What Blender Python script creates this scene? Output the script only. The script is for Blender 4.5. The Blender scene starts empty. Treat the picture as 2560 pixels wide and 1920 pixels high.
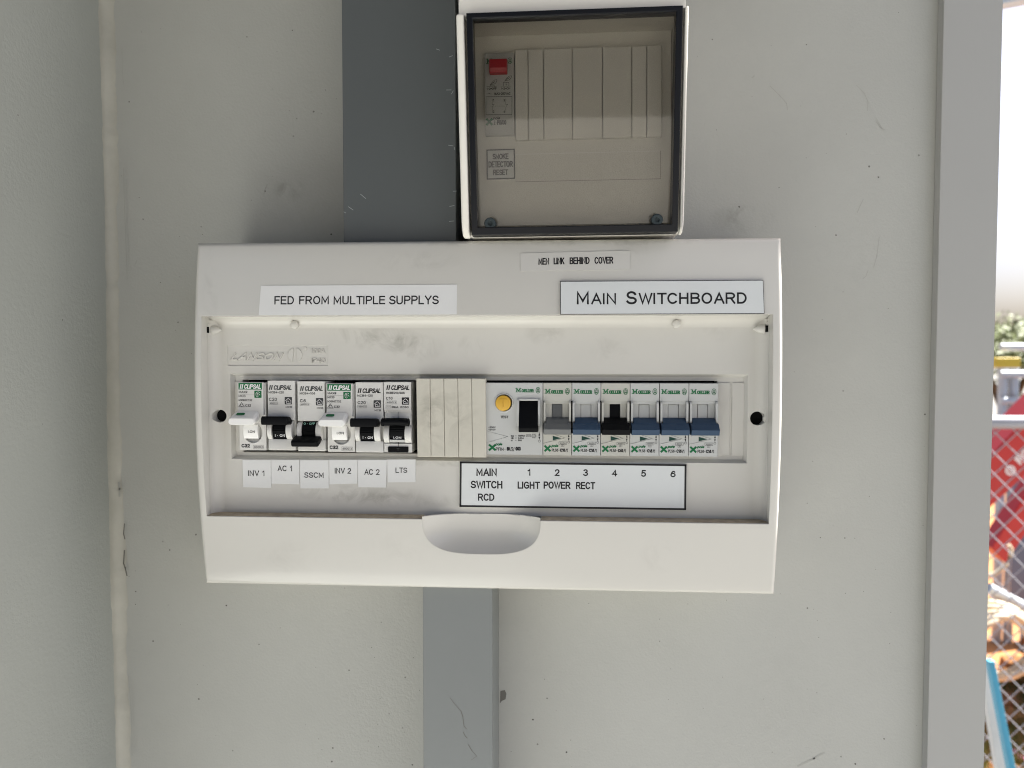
import bpy, bmesh, math, random
from mathutils import Vector, Matrix
rad = math.radians
random.seed(7)
scene = bpy.context.scene
COL = scene.collection

# ------------------------------------------------------------------ camera, world, sun, exposure
# Working frame: millimetres, X right, Y into the wall, Z up, camera at (0, -470, 0).
# Z0 is the camera's height over the ground.
Z0 = 1500.0
D = 470.0
FOC, IW, IH = 1923.0, 2560.0, 1920.0
YAW, PIT = rad(-3.692), rad(-2.2986)
FW = Vector((math.sin(YAW) * math.cos(PIT), math.cos(YAW) * math.cos(PIT), math.sin(PIT)))
RT = Vector((math.cos(YAW), -math.sin(YAW), 0))
UP = RT.cross(FW)
cam = bpy.data.objects.new("camera", bpy.data.cameras.new("camera"))
COL.objects.link(cam)
cam.data.sensor_width = 36
cam.data.lens = 36 * FOC / IW
cam.data.dof.use_dof = True
cam.data.dof.focus_distance = 0.47
cam.data.dof.aperture_fstop = 9.0
cam.data.clip_start, cam.data.clip_end = 0.01, 900
m = Matrix((RT, UP, -FW)).transposed().to_4x4()
m.translation = Vector((0, -D / 1000, Z0 / 1000))
cam.matrix_world = m
scene.camera = cam

SUN_EL, SUN_AZ = rad(50), rad(69)          # azimuth from +Y towards +X
sdir = Vector((math.sin(SUN_AZ) * math.cos(SUN_EL), math.cos(SUN_AZ) * math.cos(SUN_EL), math.sin(SUN_EL)))
world = bpy.data.worlds.new("World")
scene.world = world
world.use_nodes = True
wn = world.node_tree.nodes
sky = wn.new("ShaderNodeTexSky")
sky.sky_type = 'NISHITA'
sky.sun_disc = False
sky.sun_elevation = SUN_EL
sky.sun_rotation = SUN_AZ
sky.dust_density = 5.0
sky.air_density = 0.6
sky.ozone_density = 1.0
wn["Background"].inputs[1].default_value = 0.05
world.node_tree.links.new(sky.outputs[0], wn["Background"].inputs[0])
sun = bpy.data.objects.new("sun", bpy.data.lights.new("sun", 'SUN'))
COL.objects.link(sun)
sun.data.energy = 5.0
sun.data.angle = rad(0.5)
sun.data.color = (1.0, 0.975, 0.92)
sun.rotation_euler = (-sdir).to_track_quat('-Z', 'Y').to_euler()
sun.location = (0, -3, 6)
scene.view_settings.view_transform = 'Standard'
scene.view_settings.look = 'None'
scene.view_settings.exposure = 2.3
scene.view_settings.gamma = 1
scene.view_settings.use_curve_mapping = False
scene.render.engine = 'CYCLES'
scene.cycles.use_denoising = True
scene.cycles.filter_width = 1.05
scene.cycles.denoising_prefilter = 'NONE'
scene.cycles.use_adaptive_sampling = False
scene.cycles.max_bounces = 10
scene.cycles.diffuse_bounces = 6
scene.cycles.transparent_max_bounces = 16
scene.cycles.sample_clamp_indirect = 6


# ------------------------------------------------------------------ measuring helpers
def ray(px, py):
    return FW + RT * ((px - IW / 2) / FOC) - UP * ((py - IH / 2) / FOC)


def W(px, py, Y=0.0):
    """Photograph measurement -> (X, Z) in mm on the plane at depth Y."""
    d = ray(px, py)
    k = (D + Y) / d.y
    return k * d.x, k * d.z


# ------------------------------------------------------------------ mesh helpers
class G:
    def __init__(s):
        s.v, s.f, s.m = [], [], []

    def add(s, v, f, m=0):
        b = len(s.v)
        s.v += [tuple(p) for p in v]
        s.f += [tuple(i + b for i in q) for q in f]
        s.m += [m] * len(f)

    def box(s, x0, x1, y0, y1, z0, z1, m=0):
        x0, x1 = min(x0, x1), max(x0, x1)
        y0, y1 = min(y0, y1), max(y0, y1)
        z0, z1 = min(z0, z1), max(z0, z1)
        v = [(x, y, z) for z in (z0, z1) for y in (y0, y1) for x in (x0, x1)]
        s.add(v, [(0, 2, 3, 1), (4, 5, 7, 6), (0, 1, 5, 4), (2, 6, 7, 3), (0, 4, 6, 2), (1, 3, 7, 5)], m)

    def loft(s, rings, m=0, caps=True, closed=True):
        n = len(rings[0])
        v = [p for r in rings for p in r]
        f = []
        for i in range(len(rings) - 1):
            for j in range(n if closed else n - 1):
                k = (j + 1) % n
                f.append((i * n + j, i * n + k, (i + 1) * n + k, (i + 1) * n + j))
        if caps:
            f.append(tuple(reversed(range(n))))
            f.append(tuple((len(rings) - 1) * n + j for j in range(n)))
        s.add(v, f, m)

    def pxz(s, poly, y0, y1, m=0):
        """outline in X,Z extruded from y0 to y1"""
        s.loft([[(x, y0, z) for x, z in poly], [(x, y1, z) for x, z in poly]], m)

    def pyz(s, poly, x0, x1, m=0):
        """profile in Y,Z extruded along X"""
        s.loft([[(x0, y, z) for y, z in poly], [(x1, y, z) for y, z in poly]], m)

    def disc(s, x, z, y0, y1, r, m=0, n=32, rx=None):
        s.pxz([(x + (rx or r) * math.cos(t * 2 * math.pi / n), z + r * math.sin(t * 2 * math.pi / n)) for t in range(n)], y0, y1, m)

    def stroke(s, pts, w, y, m=0, closed=False):
        """flat printed line of width w in the plane y"""
        pts = list(pts)
        if closed:
            pts.append(pts[0])
        for (x0, z0), (x1, z1) in zip(pts, pts[1:]):
            dx, dz = x1 - x0, z1 - z0
            L = math.hypot(dx, dz) or 1
            nx, nz = -dz / L * w / 2, dx / L * w / 2
            ex, ez = dx / L * w / 2, dz / L * w / 2
            s.add([(x0 - ex + nx, y, z0 - ez + nz), (x1 + ex + nx, y, z1 + ez + nz), (x1 + ex - nx, y, z1 + ez - nz), (x0 - ex - nx, y, z0 - ez - nz)], [(0, 1, 2, 3)], m)

    def poly(s, pts, y, m=0):
        s.add([(x, y, z) for x, z in pts], [tuple(range(len(pts)))], m)

    def ring(s, x, z, r, w, y, m=0, ry=None, n=28, a0=0, a1=360):
        ry = ry or r
        full = abs(a1 - a0) >= 360
        k = n if full else n + 1
        v, f = [], []
        for i in range(k):
            t = rad(a0 + (a1 - a0) * i / n)
            c, sn = math.cos(t), math.sin(t)
            v += [(x + (r - w / 2) * c, y, z + (ry - w / 2) * sn), (x + (r + w / 2) * c, y, z + (ry + w / 2) * sn)]
        for i in range(k if full else k - 1):
            j = (i + 1) % k
            f.append((2 * i, 2 * i + 1, 2 * j + 1, 2 * j))
        s.add(v, f, m)

    def tube(s, pts, r, m=0, n=8, closed=False):
        pts = [Vector(p) for p in pts]
        rr = r if isinstance(r, (list, tuple)) else [r] * len(pts)
        rings = []
        for i, p in enumerate(pts):
            a = pts[i - 1] if i or closed else p
            b = pts[(i + 1) % len(pts)] if i + 1 < len(pts) or closed else p
            t = (b - a).normalized()
            u = t.cross(Vector((0, 0, 1)) if abs(t.z) < .9 else Vector((1, 0, 0))).normalized()
            w = t.cross(u)
            rings.append([tuple(p + (u * math.cos(q * 2 * math.pi / n) + w * math.sin(q * 2 * math.pi / n)) * rr[i]) for q in range(n)])
        if closed:
            rings.append(rings[0])
        s.loft(rings, m, caps=not closed)

    def text(s, txt, x0, x1, z0, z1, y, m=0, bold=0.0, shear=0.0, rot=0.0, depth=0.0):
        """single-line lettering fitted to the box x0..x1, z0..z1 (mm)"""
        H, Wd = abs(z1 - z0), x1 - x0
        if txt in "-·=~":
            wt = min(H, .18 * Wd) if txt == "=" else H
            rows_ = (0.15, .85) if txt == "=" else (.5,)
            for q in rows_:
                zc = min(z0, z1) + H * q
                s.add([(x0, y, zc - wt / 2), (x1, y, zc - wt / 2), (x1, y, zc + wt / 2), (x0, y, zc + wt / 2)], [(0, 1, 2, 3)], m)
            return
        wt = H * ((.148 if H > 2.4 else .175) + bold * 2.3)
        lines, pen = [], 0.0
        for ch in txt:
            gl, adv = GLYPH.get(ch, ([], .45))
            for ln in gl:
                lines.append([(px + pen + py * shear, py) for px, py in ln])
            pen += adv
        ax, bx = min(p[0] for l_ in lines for p in l_), max(p[0] for l_ in lines for p in l_)
        az, bz = min(p[1] for l_ in lines for p in l_), max(p[1] for l_ in lines for p in l_)
        cx, cz = (x0 + x1) / 2, (z0 + z1) / 2
        sx = max(Wd - wt, .01) / max(bx - ax, .02)
        sz = max(H - wt, .01) / max(bz - az, .02)
        if bx - ax < .02:
            sx = 0
        c, sn = math.cos(rot), math.sin(rot)
        for i, ln in enumerate(lines):
            pts = []
            for px, py in ln:
                a, b = (px - (ax + bx) / 2) * sx, (py - (az + bz) / 2) * sz
                q = (cx + a * c - b * sn, cz + a * sn + b * c)
                if not pts or math.hypot(q[0] - pts[-1][0], q[1] - pts[-1][1]) > 1e-4:
                    pts.append(q)
            s.ribbon(pts, wt, y - .002 * (i % 7), m, depth)

    def ribbon(s, pts, w, y, m=0, depth=0.0):
        """mitred flat band along a polyline"""
        n = len(pts)
        if n < 2:
            return
        closed = math.hypot(pts[0][0] - pts[-1][0], pts[0][1] - pts[-1][1]) < 1e-3 and n > 3
        if closed:
            pts = pts[:-1]
            n -= 1
        A, B = [], []
        for i in range(n):
            p = pts[i]
            d = []
            if i > 0 or closed:
                q = pts[i - 1]
                L_ = math.hypot(p[0] - q[0], p[1] - q[1]) or 1
                d.append(((p[0] - q[0]) / L_, (p[1] - q[1]) / L_))
            if i < n - 1 or closed:
                q = pts[(i + 1) % n]
                L_ = math.hypot(p[0] - q[0], p[1] - q[1]) or 1
                d.append(((q[0] - p[0]) / L_, (q[1] - p[1]) / L_))
            if len(d) == 1:
                e = w * .5 * (-1 if i == 0 else 1)
                p = (p[0] + d[0][0] * e, p[1] + d[0][1] * e)
                nx, nz, k = -d[0][1], d[0][0], 1
            else:
                nx, nz = -(d[0][1] + d[1][1]), d[0][0] + d[1][0]
                L_ = math.hypot(nx, nz)
                if L_ < .2:
                    nx, nz, k = -d[0][1], d[0][0], 1
                else:
                    nx, nz = nx / L_, nz / L_
                    k = min(1 / max(.3, -d[0][1] * nx + d[0][0] * nz), 2.2)
            A.append((p[0] + nx * w / 2 * k, y, p[1] + nz * w / 2 * k))
            B.append((p[0] - nx * w / 2 * k, y, p[1] - nz * w / 2 * k))
        if depth:
            rings = [[a, b, (b[0], y - depth, b[2]), (a[0], y - depth, a[2])] for a, b in zip(A, B)]
            if closed:
                rings.append(rings[0])
            s.loft(rings, m, caps=not closed)
        else:
            v = A + B
            f = [(i, n + i, n + (i + 1) % n, (i + 1) % n) for i in range(n if closed else n - 1)]
            s.add(v, f, m)


def _arc(cx, cy, rx, ry, a0, a1, n=10):
    return [(cx + rx * math.cos(rad(a0 + (a1 - a0) * i / n)), cy + ry * math.sin(rad(a0 + (a1 - a0) * i / n))) for i in range(n + 1)]


_O = _arc(.33, .5, .33, .5, 90, 450, 24)
GLYPH = {
    'A': ([[(0, 0), (.32, 1), (.64, 0)], [(.11, .34), (.53, .34)]], .86),
    'B': ([[(0, .53), (.32, .53)] + _arc(.32, .765, .22, .235, -90, 90) + [(0, 1), (0, 0), (.34, 0)] + _arc(.34, .265, .24, .265, -90, 90)], .82),
    'C': ([_arc(.33, .5, .33, .5, 42, 318, 18)], .88),
    'D': ([[(0, 0), (0, 1), (.24, 1)] + _arc(.24, .5, .34, .5, 90, -90, 14) + [(0, 0)]], .84),
    'E': ([[(.52, 0), (0, 0), (0, 1), (.50, 1)], [(0, .53), (.46, .53)]], .76),
    'F': ([[(0, 0), (0, 1), (.48, 1)], [(0, .52), (.42, .52)]], .70),
    'G': ([_arc(.34, .5, .34, .5, 45, 300, 16) + [(.64, .16), (.64, .46), (.38, .46)]], .92),
    'H': ([[(0, 0), (0, 1)], [(.56, 0), (.56, 1)], [(0, .53), (.56, .53)]], .84),
    'I': ([[(0, 0), (0, 1)]], .28),
    'J': ([[(.4, 1), (.4, .22)] + _arc(.2, .22, .2, .22, 0, -180)], .64),
    'K': ([[(0, 0), (0, 1)], [(.56, 1), (0, .4)], [(.2, .6), (.58, 0)]], .82),
    'L': ([[(0, 1), (0, 0), (.46, 0)]], .68),
    'M': ([[(0, 0), (0, 1), (.34, .2), (.68, 1), (.68, 0)]], .96),
    'N': ([[(0, 0), (0, 1), (.56, 0), (.56, 1)]], .84),
    'O': ([_O], .92),
    'P': ([[(0, 0), (0, 1), (.32, 1)] + _arc(.32, .735, .24, .265, 90, -90) + [(0, .47)]], .78),
    'R': ([[(0, 0), (0, 1), (.34, 1)] + _arc(.34, .745, .23, .255, 90, -90) + [(0, .49)], [(.32, .49), (.58, 0)]], .84),
    'S': ([_arc(.29, .745, .26, .255, 20, 270, 12) + _arc(.29, .25, .29, .25, 90, -160, 12)], .80),
    'T': ([[(.29, 0), (.29, 1)], [(0, 1), (.58, 1)]], .76),
    'U': ([[(0, 1), (0, .29)] + _arc(.28, .29, .28, .29, 180, 360, 12) + [(.56, 1)]], .84),
    'V': ([[(0, 1), (.31, 0), (.62, 1)]], .82),
    'W': ([[(0, 1), (.23, 0), (.45, .95), (.67, 0), (.90, 1)]], 1.10),
    'X': ([[(0, 0), (.58, 1)], [(0, 1), (.58, 0)]], .80),
    'Y': ([[(0, 1), (.30, .45), (.60, 1)], [(.30, .45), (.30, 0)]], .80),
    'Z': ([[(0, 1), (.54, 1), (0, 0), (.56, 0)]], .78),
    '0': ([_arc(.25, .5, .25, .5, 90, 450, 20)], .74),
    '1': ([[(0, .76), (.16, .84), (.22, 1), (.22, 0)]], .54),
    '2': ([_arc(.26, .72, .25, .28, 165, -35, 12) + [(0, 0), (.52, 0)]], .74),
    '3': ([_arc(.25, .755, .22, .245, 150, -85, 12) + _arc(.25, .26, .26, .26, 85, -155, 12)], .74),
    '4': ([[(.38, 0), (.38, 1), (0, .3), (.54, .3)]], .76),
    '5': ([[(.48, 1), (.1, 1), (.04, .5)] + _arc(.25, .32, .26, .32, 120, -150, 14)], .74),
    '6': ([_arc(.26, .31, .25, .31, 90, 450, 16), [(.02, .36), (.1, .72), (.24, .98), (.38, 1), (.47, .86)]], .74),
    '8': ([_arc(.25, .755, .21, .245, 90, 450, 14), _arc(.25, .265, .25, .265, 90, 450, 14)], .74),
    '9': ([_arc(.25, .68, .25, .32, 90, 450, 16), [(.49, .62), (.42, .24), (.28, .02), (.12, 0), (.03, .14)]], .74),
    '/': ([[(0, 0), (.3, 1)]], .46),
    '.': ([[(0, 0), (0, .05)]], .26),
    '·': ([[(0, .42), (0, .5)]], .26),
    '=': ([[(0, .35), (.45, .35)], [(0, .62), (.45, .62)]], .66),
    '-': ([[(0, .45), (.3, .45)]], .48),
    '~': ([[(0, .45), (.12, .55), (.26, .45), (.38, .55)]], .58),
    'p': ([[(0, -.28), (0, .7)], _arc(.24, .35, .24, .35, 90, 450, 16)], .68),
    'o': ([_arc(.25, .35, .25, .35, 90, 450, 16)], .68),
    'l': ([[(0, 0), (0, 1)]], .26),
    'e': ([[(.02, .37), (.48, .37)] + _arc(.25, .35, .24, .35, 10, 320, 14)], .66),
    'n': ([[(0, 0), (0, .7)], [(0, .42)] + _arc(.22, .45, .22, .25, 170, 0, 8) + [(.44, 0)]], .64),
    'm': ([[(0, 0), (0, .7)], _arc(.18, .5, .18, .2, 180, 0, 8) + [(.36, 0)], _arc(.54, .5, .18, .2, 180, 0, 8) + [(.72, 0)]], .92),
    'd': ([_arc(.24, .35, .24, .35, 90, 450, 16), [(.48, 0), (.48, 1)]], .68),
    'c': ([_arc(.25, .35, .25, .35, 45, 315, 14)], .64),
}


def make_mesh(name, g, mats, base, xf=None, smooth=35, normals=True):
    me = bpy.data.meshes.new(name)
    bx, by, bz = base
    vs = [xf(p) if xf else p for p in g.v]
    me.from_pydata([((x - bx) / 1000, (y - by) / 1000, (z - bz) / 1000) for x, y, z in vs], [], g.f)
    for mt in (mats if isinstance(mats, (list, tuple)) else [mats]):
        me.materials.append(mt)
    me.polygons.foreach_set("material_index", g.m)
    if normals:
        bm = bmesh.new()
        bm.from_mesh(me)
        bmesh.ops.recalc_face_normals(bm, faces=bm.faces)
        bm.to_mesh(me)
        bm.free()
    if smooth:
        me.polygons.foreach_set("use_smooth", [True] * len(me.polygons))
        me.set_sharp_from_angle(angle=rad(smooth))
    me.update()
    return me


def tag(o, label=None, cat=None, group=None, kind=None):
    for k, v in (("label", label), ("category", cat), ("group", group), ("kind", kind)):
        if v:
            o[k] = v
    return o


BASE = {}


def thing(name, base, label, cat, group=None):
    o = bpy.data.objects.new(name, None)
    o.empty_display_size = 0.02
    COL.objects.link(o)
    o.location = (base[0] / 1000, base[1] / 1000, (base[2] + Z0) / 1000)
    BASE[o] = base
    return tag(o, label, cat, group)


def part(name, g, mats, parent, xf=None, smooth=35, bev=0, normals=True):
    """one mesh object under parent (thing or part)"""
    base = BASE[parent]
    o = bpy.data.objects.new(name, make_mesh(name, g, mats, base, xf, smooth, normals))
    COL.objects.link(o)
    o.parent = parent
    BASE[o] = base
    if bev:
        bevel(o, bev)
    return o


def solo(name, g, mats, base, label=None, cat=None, group=None, kind=None, xf=None, smooth=35, bev=0, normals=True):
    o = bpy.data.objects.new(name, make_mesh(name, g, mats, base, xf, smooth, normals))
    COL.objects.link(o)
    o.location = (base[0] / 1000, base[1] / 1000, (base[2] + Z0) / 1000)
    BASE[o] = base
    if bev:
        bevel(o, bev)
    return tag(o, label, cat, group, kind)


def bevel(o, w, seg=2):
    b = o.modifiers.new("bevel", 'BEVEL')
    b.width = w / 1000
    b.segments = seg
    b.limit_method = 'ANGLE'
    b.angle_limit = rad(40)
    b.harden_normals = True


def cut(o, cutters):
    """boolean difference, baked; the cutters are deleted"""
    for g in cutters:
        c = bpy.data.objects.new("cut", make_mesh("cut", g, [o.data.materials[0]], BASE[o], smooth=0))
        COL.objects.link(c)
        c.parent = o.parent
        if not o.parent:
            c.location = o.location
        md = o.modifiers.new("b", 'BOOLEAN')
        md.operation = 'DIFFERENCE'
        md.solver = 'EXACT'
        md.object = c
        dg = bpy.context.evaluated_depsgraph_get()
        dg.update()
        me = bpy.data.meshes.new_from_object(o.evaluated_get(dg))
        o.modifiers.clear()
        o.data = me
        bpy.data.objects.remove(c)
    o.data.polygons.foreach_set("use_smooth", [True] * len(o.data.polygons))
    o.data.set_sharp_from_angle(angle=rad(25))


# ------------------------------------------------------------------ materials
def mat(name, col, rough=0.5, spec=0.5, var=None, bump=None, rvar=None, edge=0.0, speck=None, stains_shade=None, metal=0.0, grad=None):
    """var=(scale, amount) mottling; bump=(scale, strength); rvar=(scale, amount) gloss smears;
    edge = rounded edge radius (mm); speck=(cell mm, share, radius, colour, mask scale); stains=[(x,z,rx,rz,amount)] in mm"""
    m = bpy.data.materials.new(name)
    m.use_nodes = True
    t = m.node_tree
    N, L = t.nodes, t.links
    p = N["Principled BSDF"]
    p.inputs["Roughness"].default_value = rough
    p.inputs["Specular IOR Level"].default_value = spec
    p.inputs["Metallic"].default_value = metal
    tc = N.new("ShaderNodeTexCoord").outputs["Object"]

    def noise(sc, det=4, ro=0.55, dist=0.0, vec=None):
        n = N.new("ShaderNodeTexNoise")
        n.inputs["Scale"].default_value = sc
        n.inputs["Detail"].default_value = det
        n.inputs["Roughness"].default_value = ro
        n.inputs["Distortion"].default_value = dist
        L.new(vec or tc, n.inputs["Vector"])
        return n.outputs["Fac"]

    def rmap(v, a, b, c, d):
        n = N.new("ShaderNodeMapRange")
        for i, q in enumerate((a, b, c, d)):
            n.inputs[i + 1].default_value = q
        L.new(v, n.inputs[0])
        return n.outputs[0]

    def math_(op, a, b=None):
        n = N.new("ShaderNodeMath")
        n.operation = op
        for i, q in enumerate((a, b)):
            if q is None:
                continue
            if isinstance(q, (int, float)):
                n.inputs[i].default_value = q
            else:
                L.new(q, n.inputs[i])
        return n.outputs[0]

    def mix(f, a, b):
        n = N.new("ShaderNodeMix")
        n.data_type = 'RGBA'
        if isinstance(f, (int, float)):
            n.inputs[0].default_value = f
        else:
            L.new(f, n.inputs[0])
        for i, q in ((6, a), (7, b)):
            if isinstance(q, tuple):
                n.inputs[i].default_value = (*q, 1)
            else:
                L.new(q, n.inputs[i])
        return n.outputs[2]
    c = col
    if var:
        dk = tuple(x * (1 - var[1]) for x in col)
        lt = tuple(min(1, x * (1 + var[1] * .6)) for x in col)
        c = mix(rmap(noise(var[0], 5, .6), .2, .8, 0, 1), dk, lt)
    if stains_shade:
        tot = None
        sx = N.new("ShaderNodeSeparateXYZ")
        L.new(tc, sx.inputs[0])
        wob = noise(60, 5, .65, 1.0)
        for (x, z, rx, rz, am) in stains_shade:
            a = math_('MULTIPLY', math_('SUBTRACT', sx.outputs[0], x / 1000), 1000 / rx)
            b = math_('MULTIPLY', math_('SUBTRACT', sx.outputs[2], z / 1000), 1000 / rz)
            r = math_('ADD', math_('MULTIPLY', a, a), math_('MULTIPLY', b, b))
            k = math_('MULTIPLY', math_('MULTIPLY', rmap(r, 0, 1, 1, 0), rmap(wob, .42, .68, 0, 1)), am)
            tot = k if tot is None else math_('ADD', tot, k)
        c = mix(math_('MINIMUM', tot, 1.0), c, (0.13, 0.12, 0.095))
    if speck:
        cell, share, rr, scol, msk = speck
        for q in range(2):
            vo = N.new("ShaderNodeTexVoronoi")
            vo.feature = 'F1'
            vo.inputs["Scale"].default_value = 1000 / cell * (1 + q * .83)
            L.new(tc, vo.inputs["Vector"])
            sc = N.new("ShaderNodeSeparateColor")
            L.new(vo.outputs["Color"], sc.inputs[0])
            size = math_('MULTIPLY', math_('ADD', math_('MULTIPLY', math_('MULTIPLY', sc.outputs[1], sc.outputs[1]), .7), .3), rr * (1 - .15 * q))
            dot = math_('GREATER_THAN', size, math_('ADD', vo.outputs["Distance"], math_('MULTIPLY', noise(900, 1), rr * .35)))
            on = math_('GREATER_THAN', math_('MULTIPLY', rmap(noise(msk, 2), .35, .65, 0.15, 1.0), share), sc.outputs[0])
            c = mix(math_('MULTIPLY', math_('MULTIPLY', dot, on), rmap(sc.outputs[2], 0, 1, .35, 1)), c, scol)
    if isinstance(c, tuple):
        p.inputs["Base Color"].default_value = (*c, 1)
    else:
        L.new(c, p.inputs["Base Color"])
    if rvar:
        L.new(rmap(noise(rvar[0], 3, .5, .6), .2, .8, rough - rvar[1], rough + rvar[1]), p.inputs["Roughness"])
    nrm = None
    if edge:
        b = N.new("ShaderNodeBevel")
        b.samples = 4
        b.inputs[0].default_value = edge / 1000
        nrm = b.outputs[0]
    if bump:
        bl = bump if isinstance(bump, list) else [bump]
        for sc_, st in bl:
            b = N.new("ShaderNodeBump")
            b.inputs["Strength"].default_value = st
            b.inputs["Distance"].default_value = 0.001
            L.new(noise(sc_, 3, .6), b.inputs["Height"])
            if nrm:
                L.new(nrm, b.inputs["Normal"])
            nrm = b.outputs[0]
    if nrm:
        L.new(nrm, p.inputs["Normal"])
    return m


def tinted(name, tint, rough=0.02):
    m = bpy.data.materials.new(name)
    m.use_nodes = True
    t = m.node_tree
    N, L = t.nodes, t.links
    N.remove(N["Principled BSDF"])
    tr = N.new("ShaderNodeBsdfTransparent")
    tr.inputs[0].default_value = (*tint, 1)
    gl = N.new("ShaderNodeBsdfGlossy")
    gl.inputs["Roughness"].default_value = rough
    fr = N.new("ShaderNodeFresnel")
    fr.inputs[0].default_value = 1.56
    mx = N.new("ShaderNodeMixShader")
    L.new(fr.outputs[0], mx.inputs[0])
    L.new(tr.outputs[0], mx.inputs[1])
    L.new(gl.outputs[0], mx.inputs[2])
    L.new(mx.outputs[0], N["Material Output"].inputs[0])
    return m


M = {}
M['wall'] = mat("painted_steel", (0.412, 0.415, 0.388), .45, .4, var=(9, .06), bump=[(520, .22), (60, .22)], speck=(11, 1.15, .075, (.06, .055, .045), 6), stains_shade=[(-190, 1614, 13, 9, .3), (121, 1590, 24, 11, .35), (-180, 1600, 60, 40, .06), (150, 1270, 30, 50, .06), (200, 1560, 20, 60, .05), (-60, 1280, 8, 90, .12)])  # dark patch at the upper box's lower right paints its shadow
M['sidewall'] = mat("painted_side", (0.385, 0.40, 0.372), .5, .35, var=(7, .05), bump=[(420, .22), (35, .2)], speck=(34, .2, .05, (.1, .09, .08), 5))
M['jamb'] = mat("jamb_paint", (0.36, 0.36, 0.348), .4, .4, var=(8, .03), bump=(300, .05), edge=.8)
M['sealant'] = mat("sealant", (0.435, 0.425, 0.372), .45, .4, var=(30, .2), bump=[(60, .5), (240, .15)], stains_shade=[(0, 0, 8, 30, .4)])
M['duct_dark'] = mat("dark_grey_duct", (0.09, 0.099, 0.101), .42, .5, var=(14, .05), bump=(700, .04), edge=.8)
M['duct'] = mat("grey_duct", (0.182, 0.196, 0.195), .38, .5, var=(14, .04), bump=(700, .03), edge=.8)
M['cover'] = mat("cover_plastic", (0.555, 0.545, 0.51), .22, .5, var=(5, .03), rvar=(9, .05), stains_shade=[(x + 48.2, z + 146.2, a, b, c) for x, z, a, b, c in ((-85, 55, 30, 8, .16), (40, 62, 18, 6, .14), (-170, -128, 22, 14, .1), (60, -122, 14, 12, .12), (-95, -120, 30, 12, .07), (-215, 10, 6, 60, .2), (0, 66, 120, 2.5, .25))], bump=(900, .015), edge=.9)
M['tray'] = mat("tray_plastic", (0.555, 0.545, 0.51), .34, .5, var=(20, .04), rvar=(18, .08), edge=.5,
                stains_shade=[(x + 48.2, z + 146.2, a, b, c * .7) for x, z, a, b, c in ((-111, 9, 26, 9, .6), (-90, 3, 18, 10, .5), (-56, 3, 9, 9, .4), (-135, 12, 12, 8, .35), (-130, -88, 50, 6, .5), (-100, -92, 60, 5, .4),
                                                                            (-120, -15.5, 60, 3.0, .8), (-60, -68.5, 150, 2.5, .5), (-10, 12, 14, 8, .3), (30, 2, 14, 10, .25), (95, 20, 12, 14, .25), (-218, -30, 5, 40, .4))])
M['cove'] = mat('cove_plastic', (0.56, 0.55, 0.515), .28, .5, var=(20, .04))
M['dirt'] = mat("dusty_ledge", (0.46, 0.39, 0.29), .9, .1, var=(160, .4), bump=(500, .4))
M['mcb'] = mat("white_plastic", (0.64, 0.635, 0.61), .42, .5, var=(60, .04), edge=.35)
M['mcb2'] = mat("grey_white_plastic", (0.49, 0.50, 0.49), .45, .5, var=(60, .03), edge=.3)
M['mcb3'] = mat("cream_grey_plastic", (0.48, 0.478, 0.435), .45, .5, var=(60, .03), edge=.3)
M['cream'] = mat("aged_cream_plastic", (0.545, 0.525, 0.455), .5, .4, var=(70, .07), edge=.4, stains_shade=[(0, 24, 20, 24, .4), (-14, 26, 10, 26, .3)], speck=(5, .14, .06, (.25, .2, .15), 30))
M['white'] = mat("bright_white", (0.80, 0.80, 0.785), .35, .5, edge=.5)
M['black'] = mat("black_plastic", (0.003, 0.0035, 0.0045), .55, .1, edge=.4)
M['void'] = mat("dark_gap", (0.006, 0.006, 0.006), .9, .1)
M['blue'] = mat("blue_plastic", (0.02, 0.05, 0.1), .5, .35, edge=.35)
M['greyp'] = mat("grey_plastic", (0.115, 0.122, 0.125), .42, .5, edge=.35)
M['yellow'] = mat("yellow_plastic", (0.62, 0.36, 0.035), .4, .5, edge=.4)
M['red'] = mat("red_plastic", (0.5, 0.012, 0.022), .35, .5, edge=.4)
M['green'] = mat("green_print", (0.005, 0.13, 0.045), .5, .3)
M['gdark'] = mat("dark_green_print", (0.006, 0.045, 0.034), .5, .3)
M['ink'] = mat("black_print", (0.012, 0.012, 0.014), .5, .3)
M['inkg'] = mat("grey_print", (0.045, 0.048, 0.05), .5, .3)
M['inkf'] = mat("faint_print", (0.13, 0.13, 0.13), .5, .3)
M['wprint'] = mat("white_print", (0.75, 0.75, 0.75), .5, .3)
M['tprint'] = mat("teal_print", (0.18, 0.36, 0.3), .5, .3)
M['paper'] = mat("label_paper", (0.68, 0.685, 0.68), .55, .35, var=(40, .02), bump=(120, .06))
M['tape'] = mat("label_tape", (0.56, 0.55, 0.52), .4, .4, var=(60, .02))
M['plate'] = mat("engraved_laminate", (0.63, 0.655, 0.66), .38, .5, var=(20, .02), rvar=(25, .06))
M['core'] = mat("black_laminate", (0.01, 0.01, 0.013), .4, .5)
M['boxp'] = mat("enclosure_plastic", (0.74, 0.72, 0.665), .35, .5, var=(18, .03), edge=1.2)
M['inner'] = mat("enclosure_inner", (0.74, 0.73, 0.685), .4, .5, var=(14, .03), edge=.5)
M['gasket'] = mat("dark_window_edge", (0.005, 0.006, 0.009), .3, .3, edge=.8)
M['pane'] = tinted("tinted_pane", (0.845, 0.835, 0.81), .03)
M['screw'] = mat("dark_plug", (0.03, 0.042, 0.046), .4, .4, edge=.6)
M['roof'] = mat("roof_sheet", (0.06, 0.06, 0.06), .5, .4, var=(2, .1))
M['concrete'] = mat("concrete", (0.57, 0.59, 0.565), .85, .2, var=(3, .14), bump=(60, .3))
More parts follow.
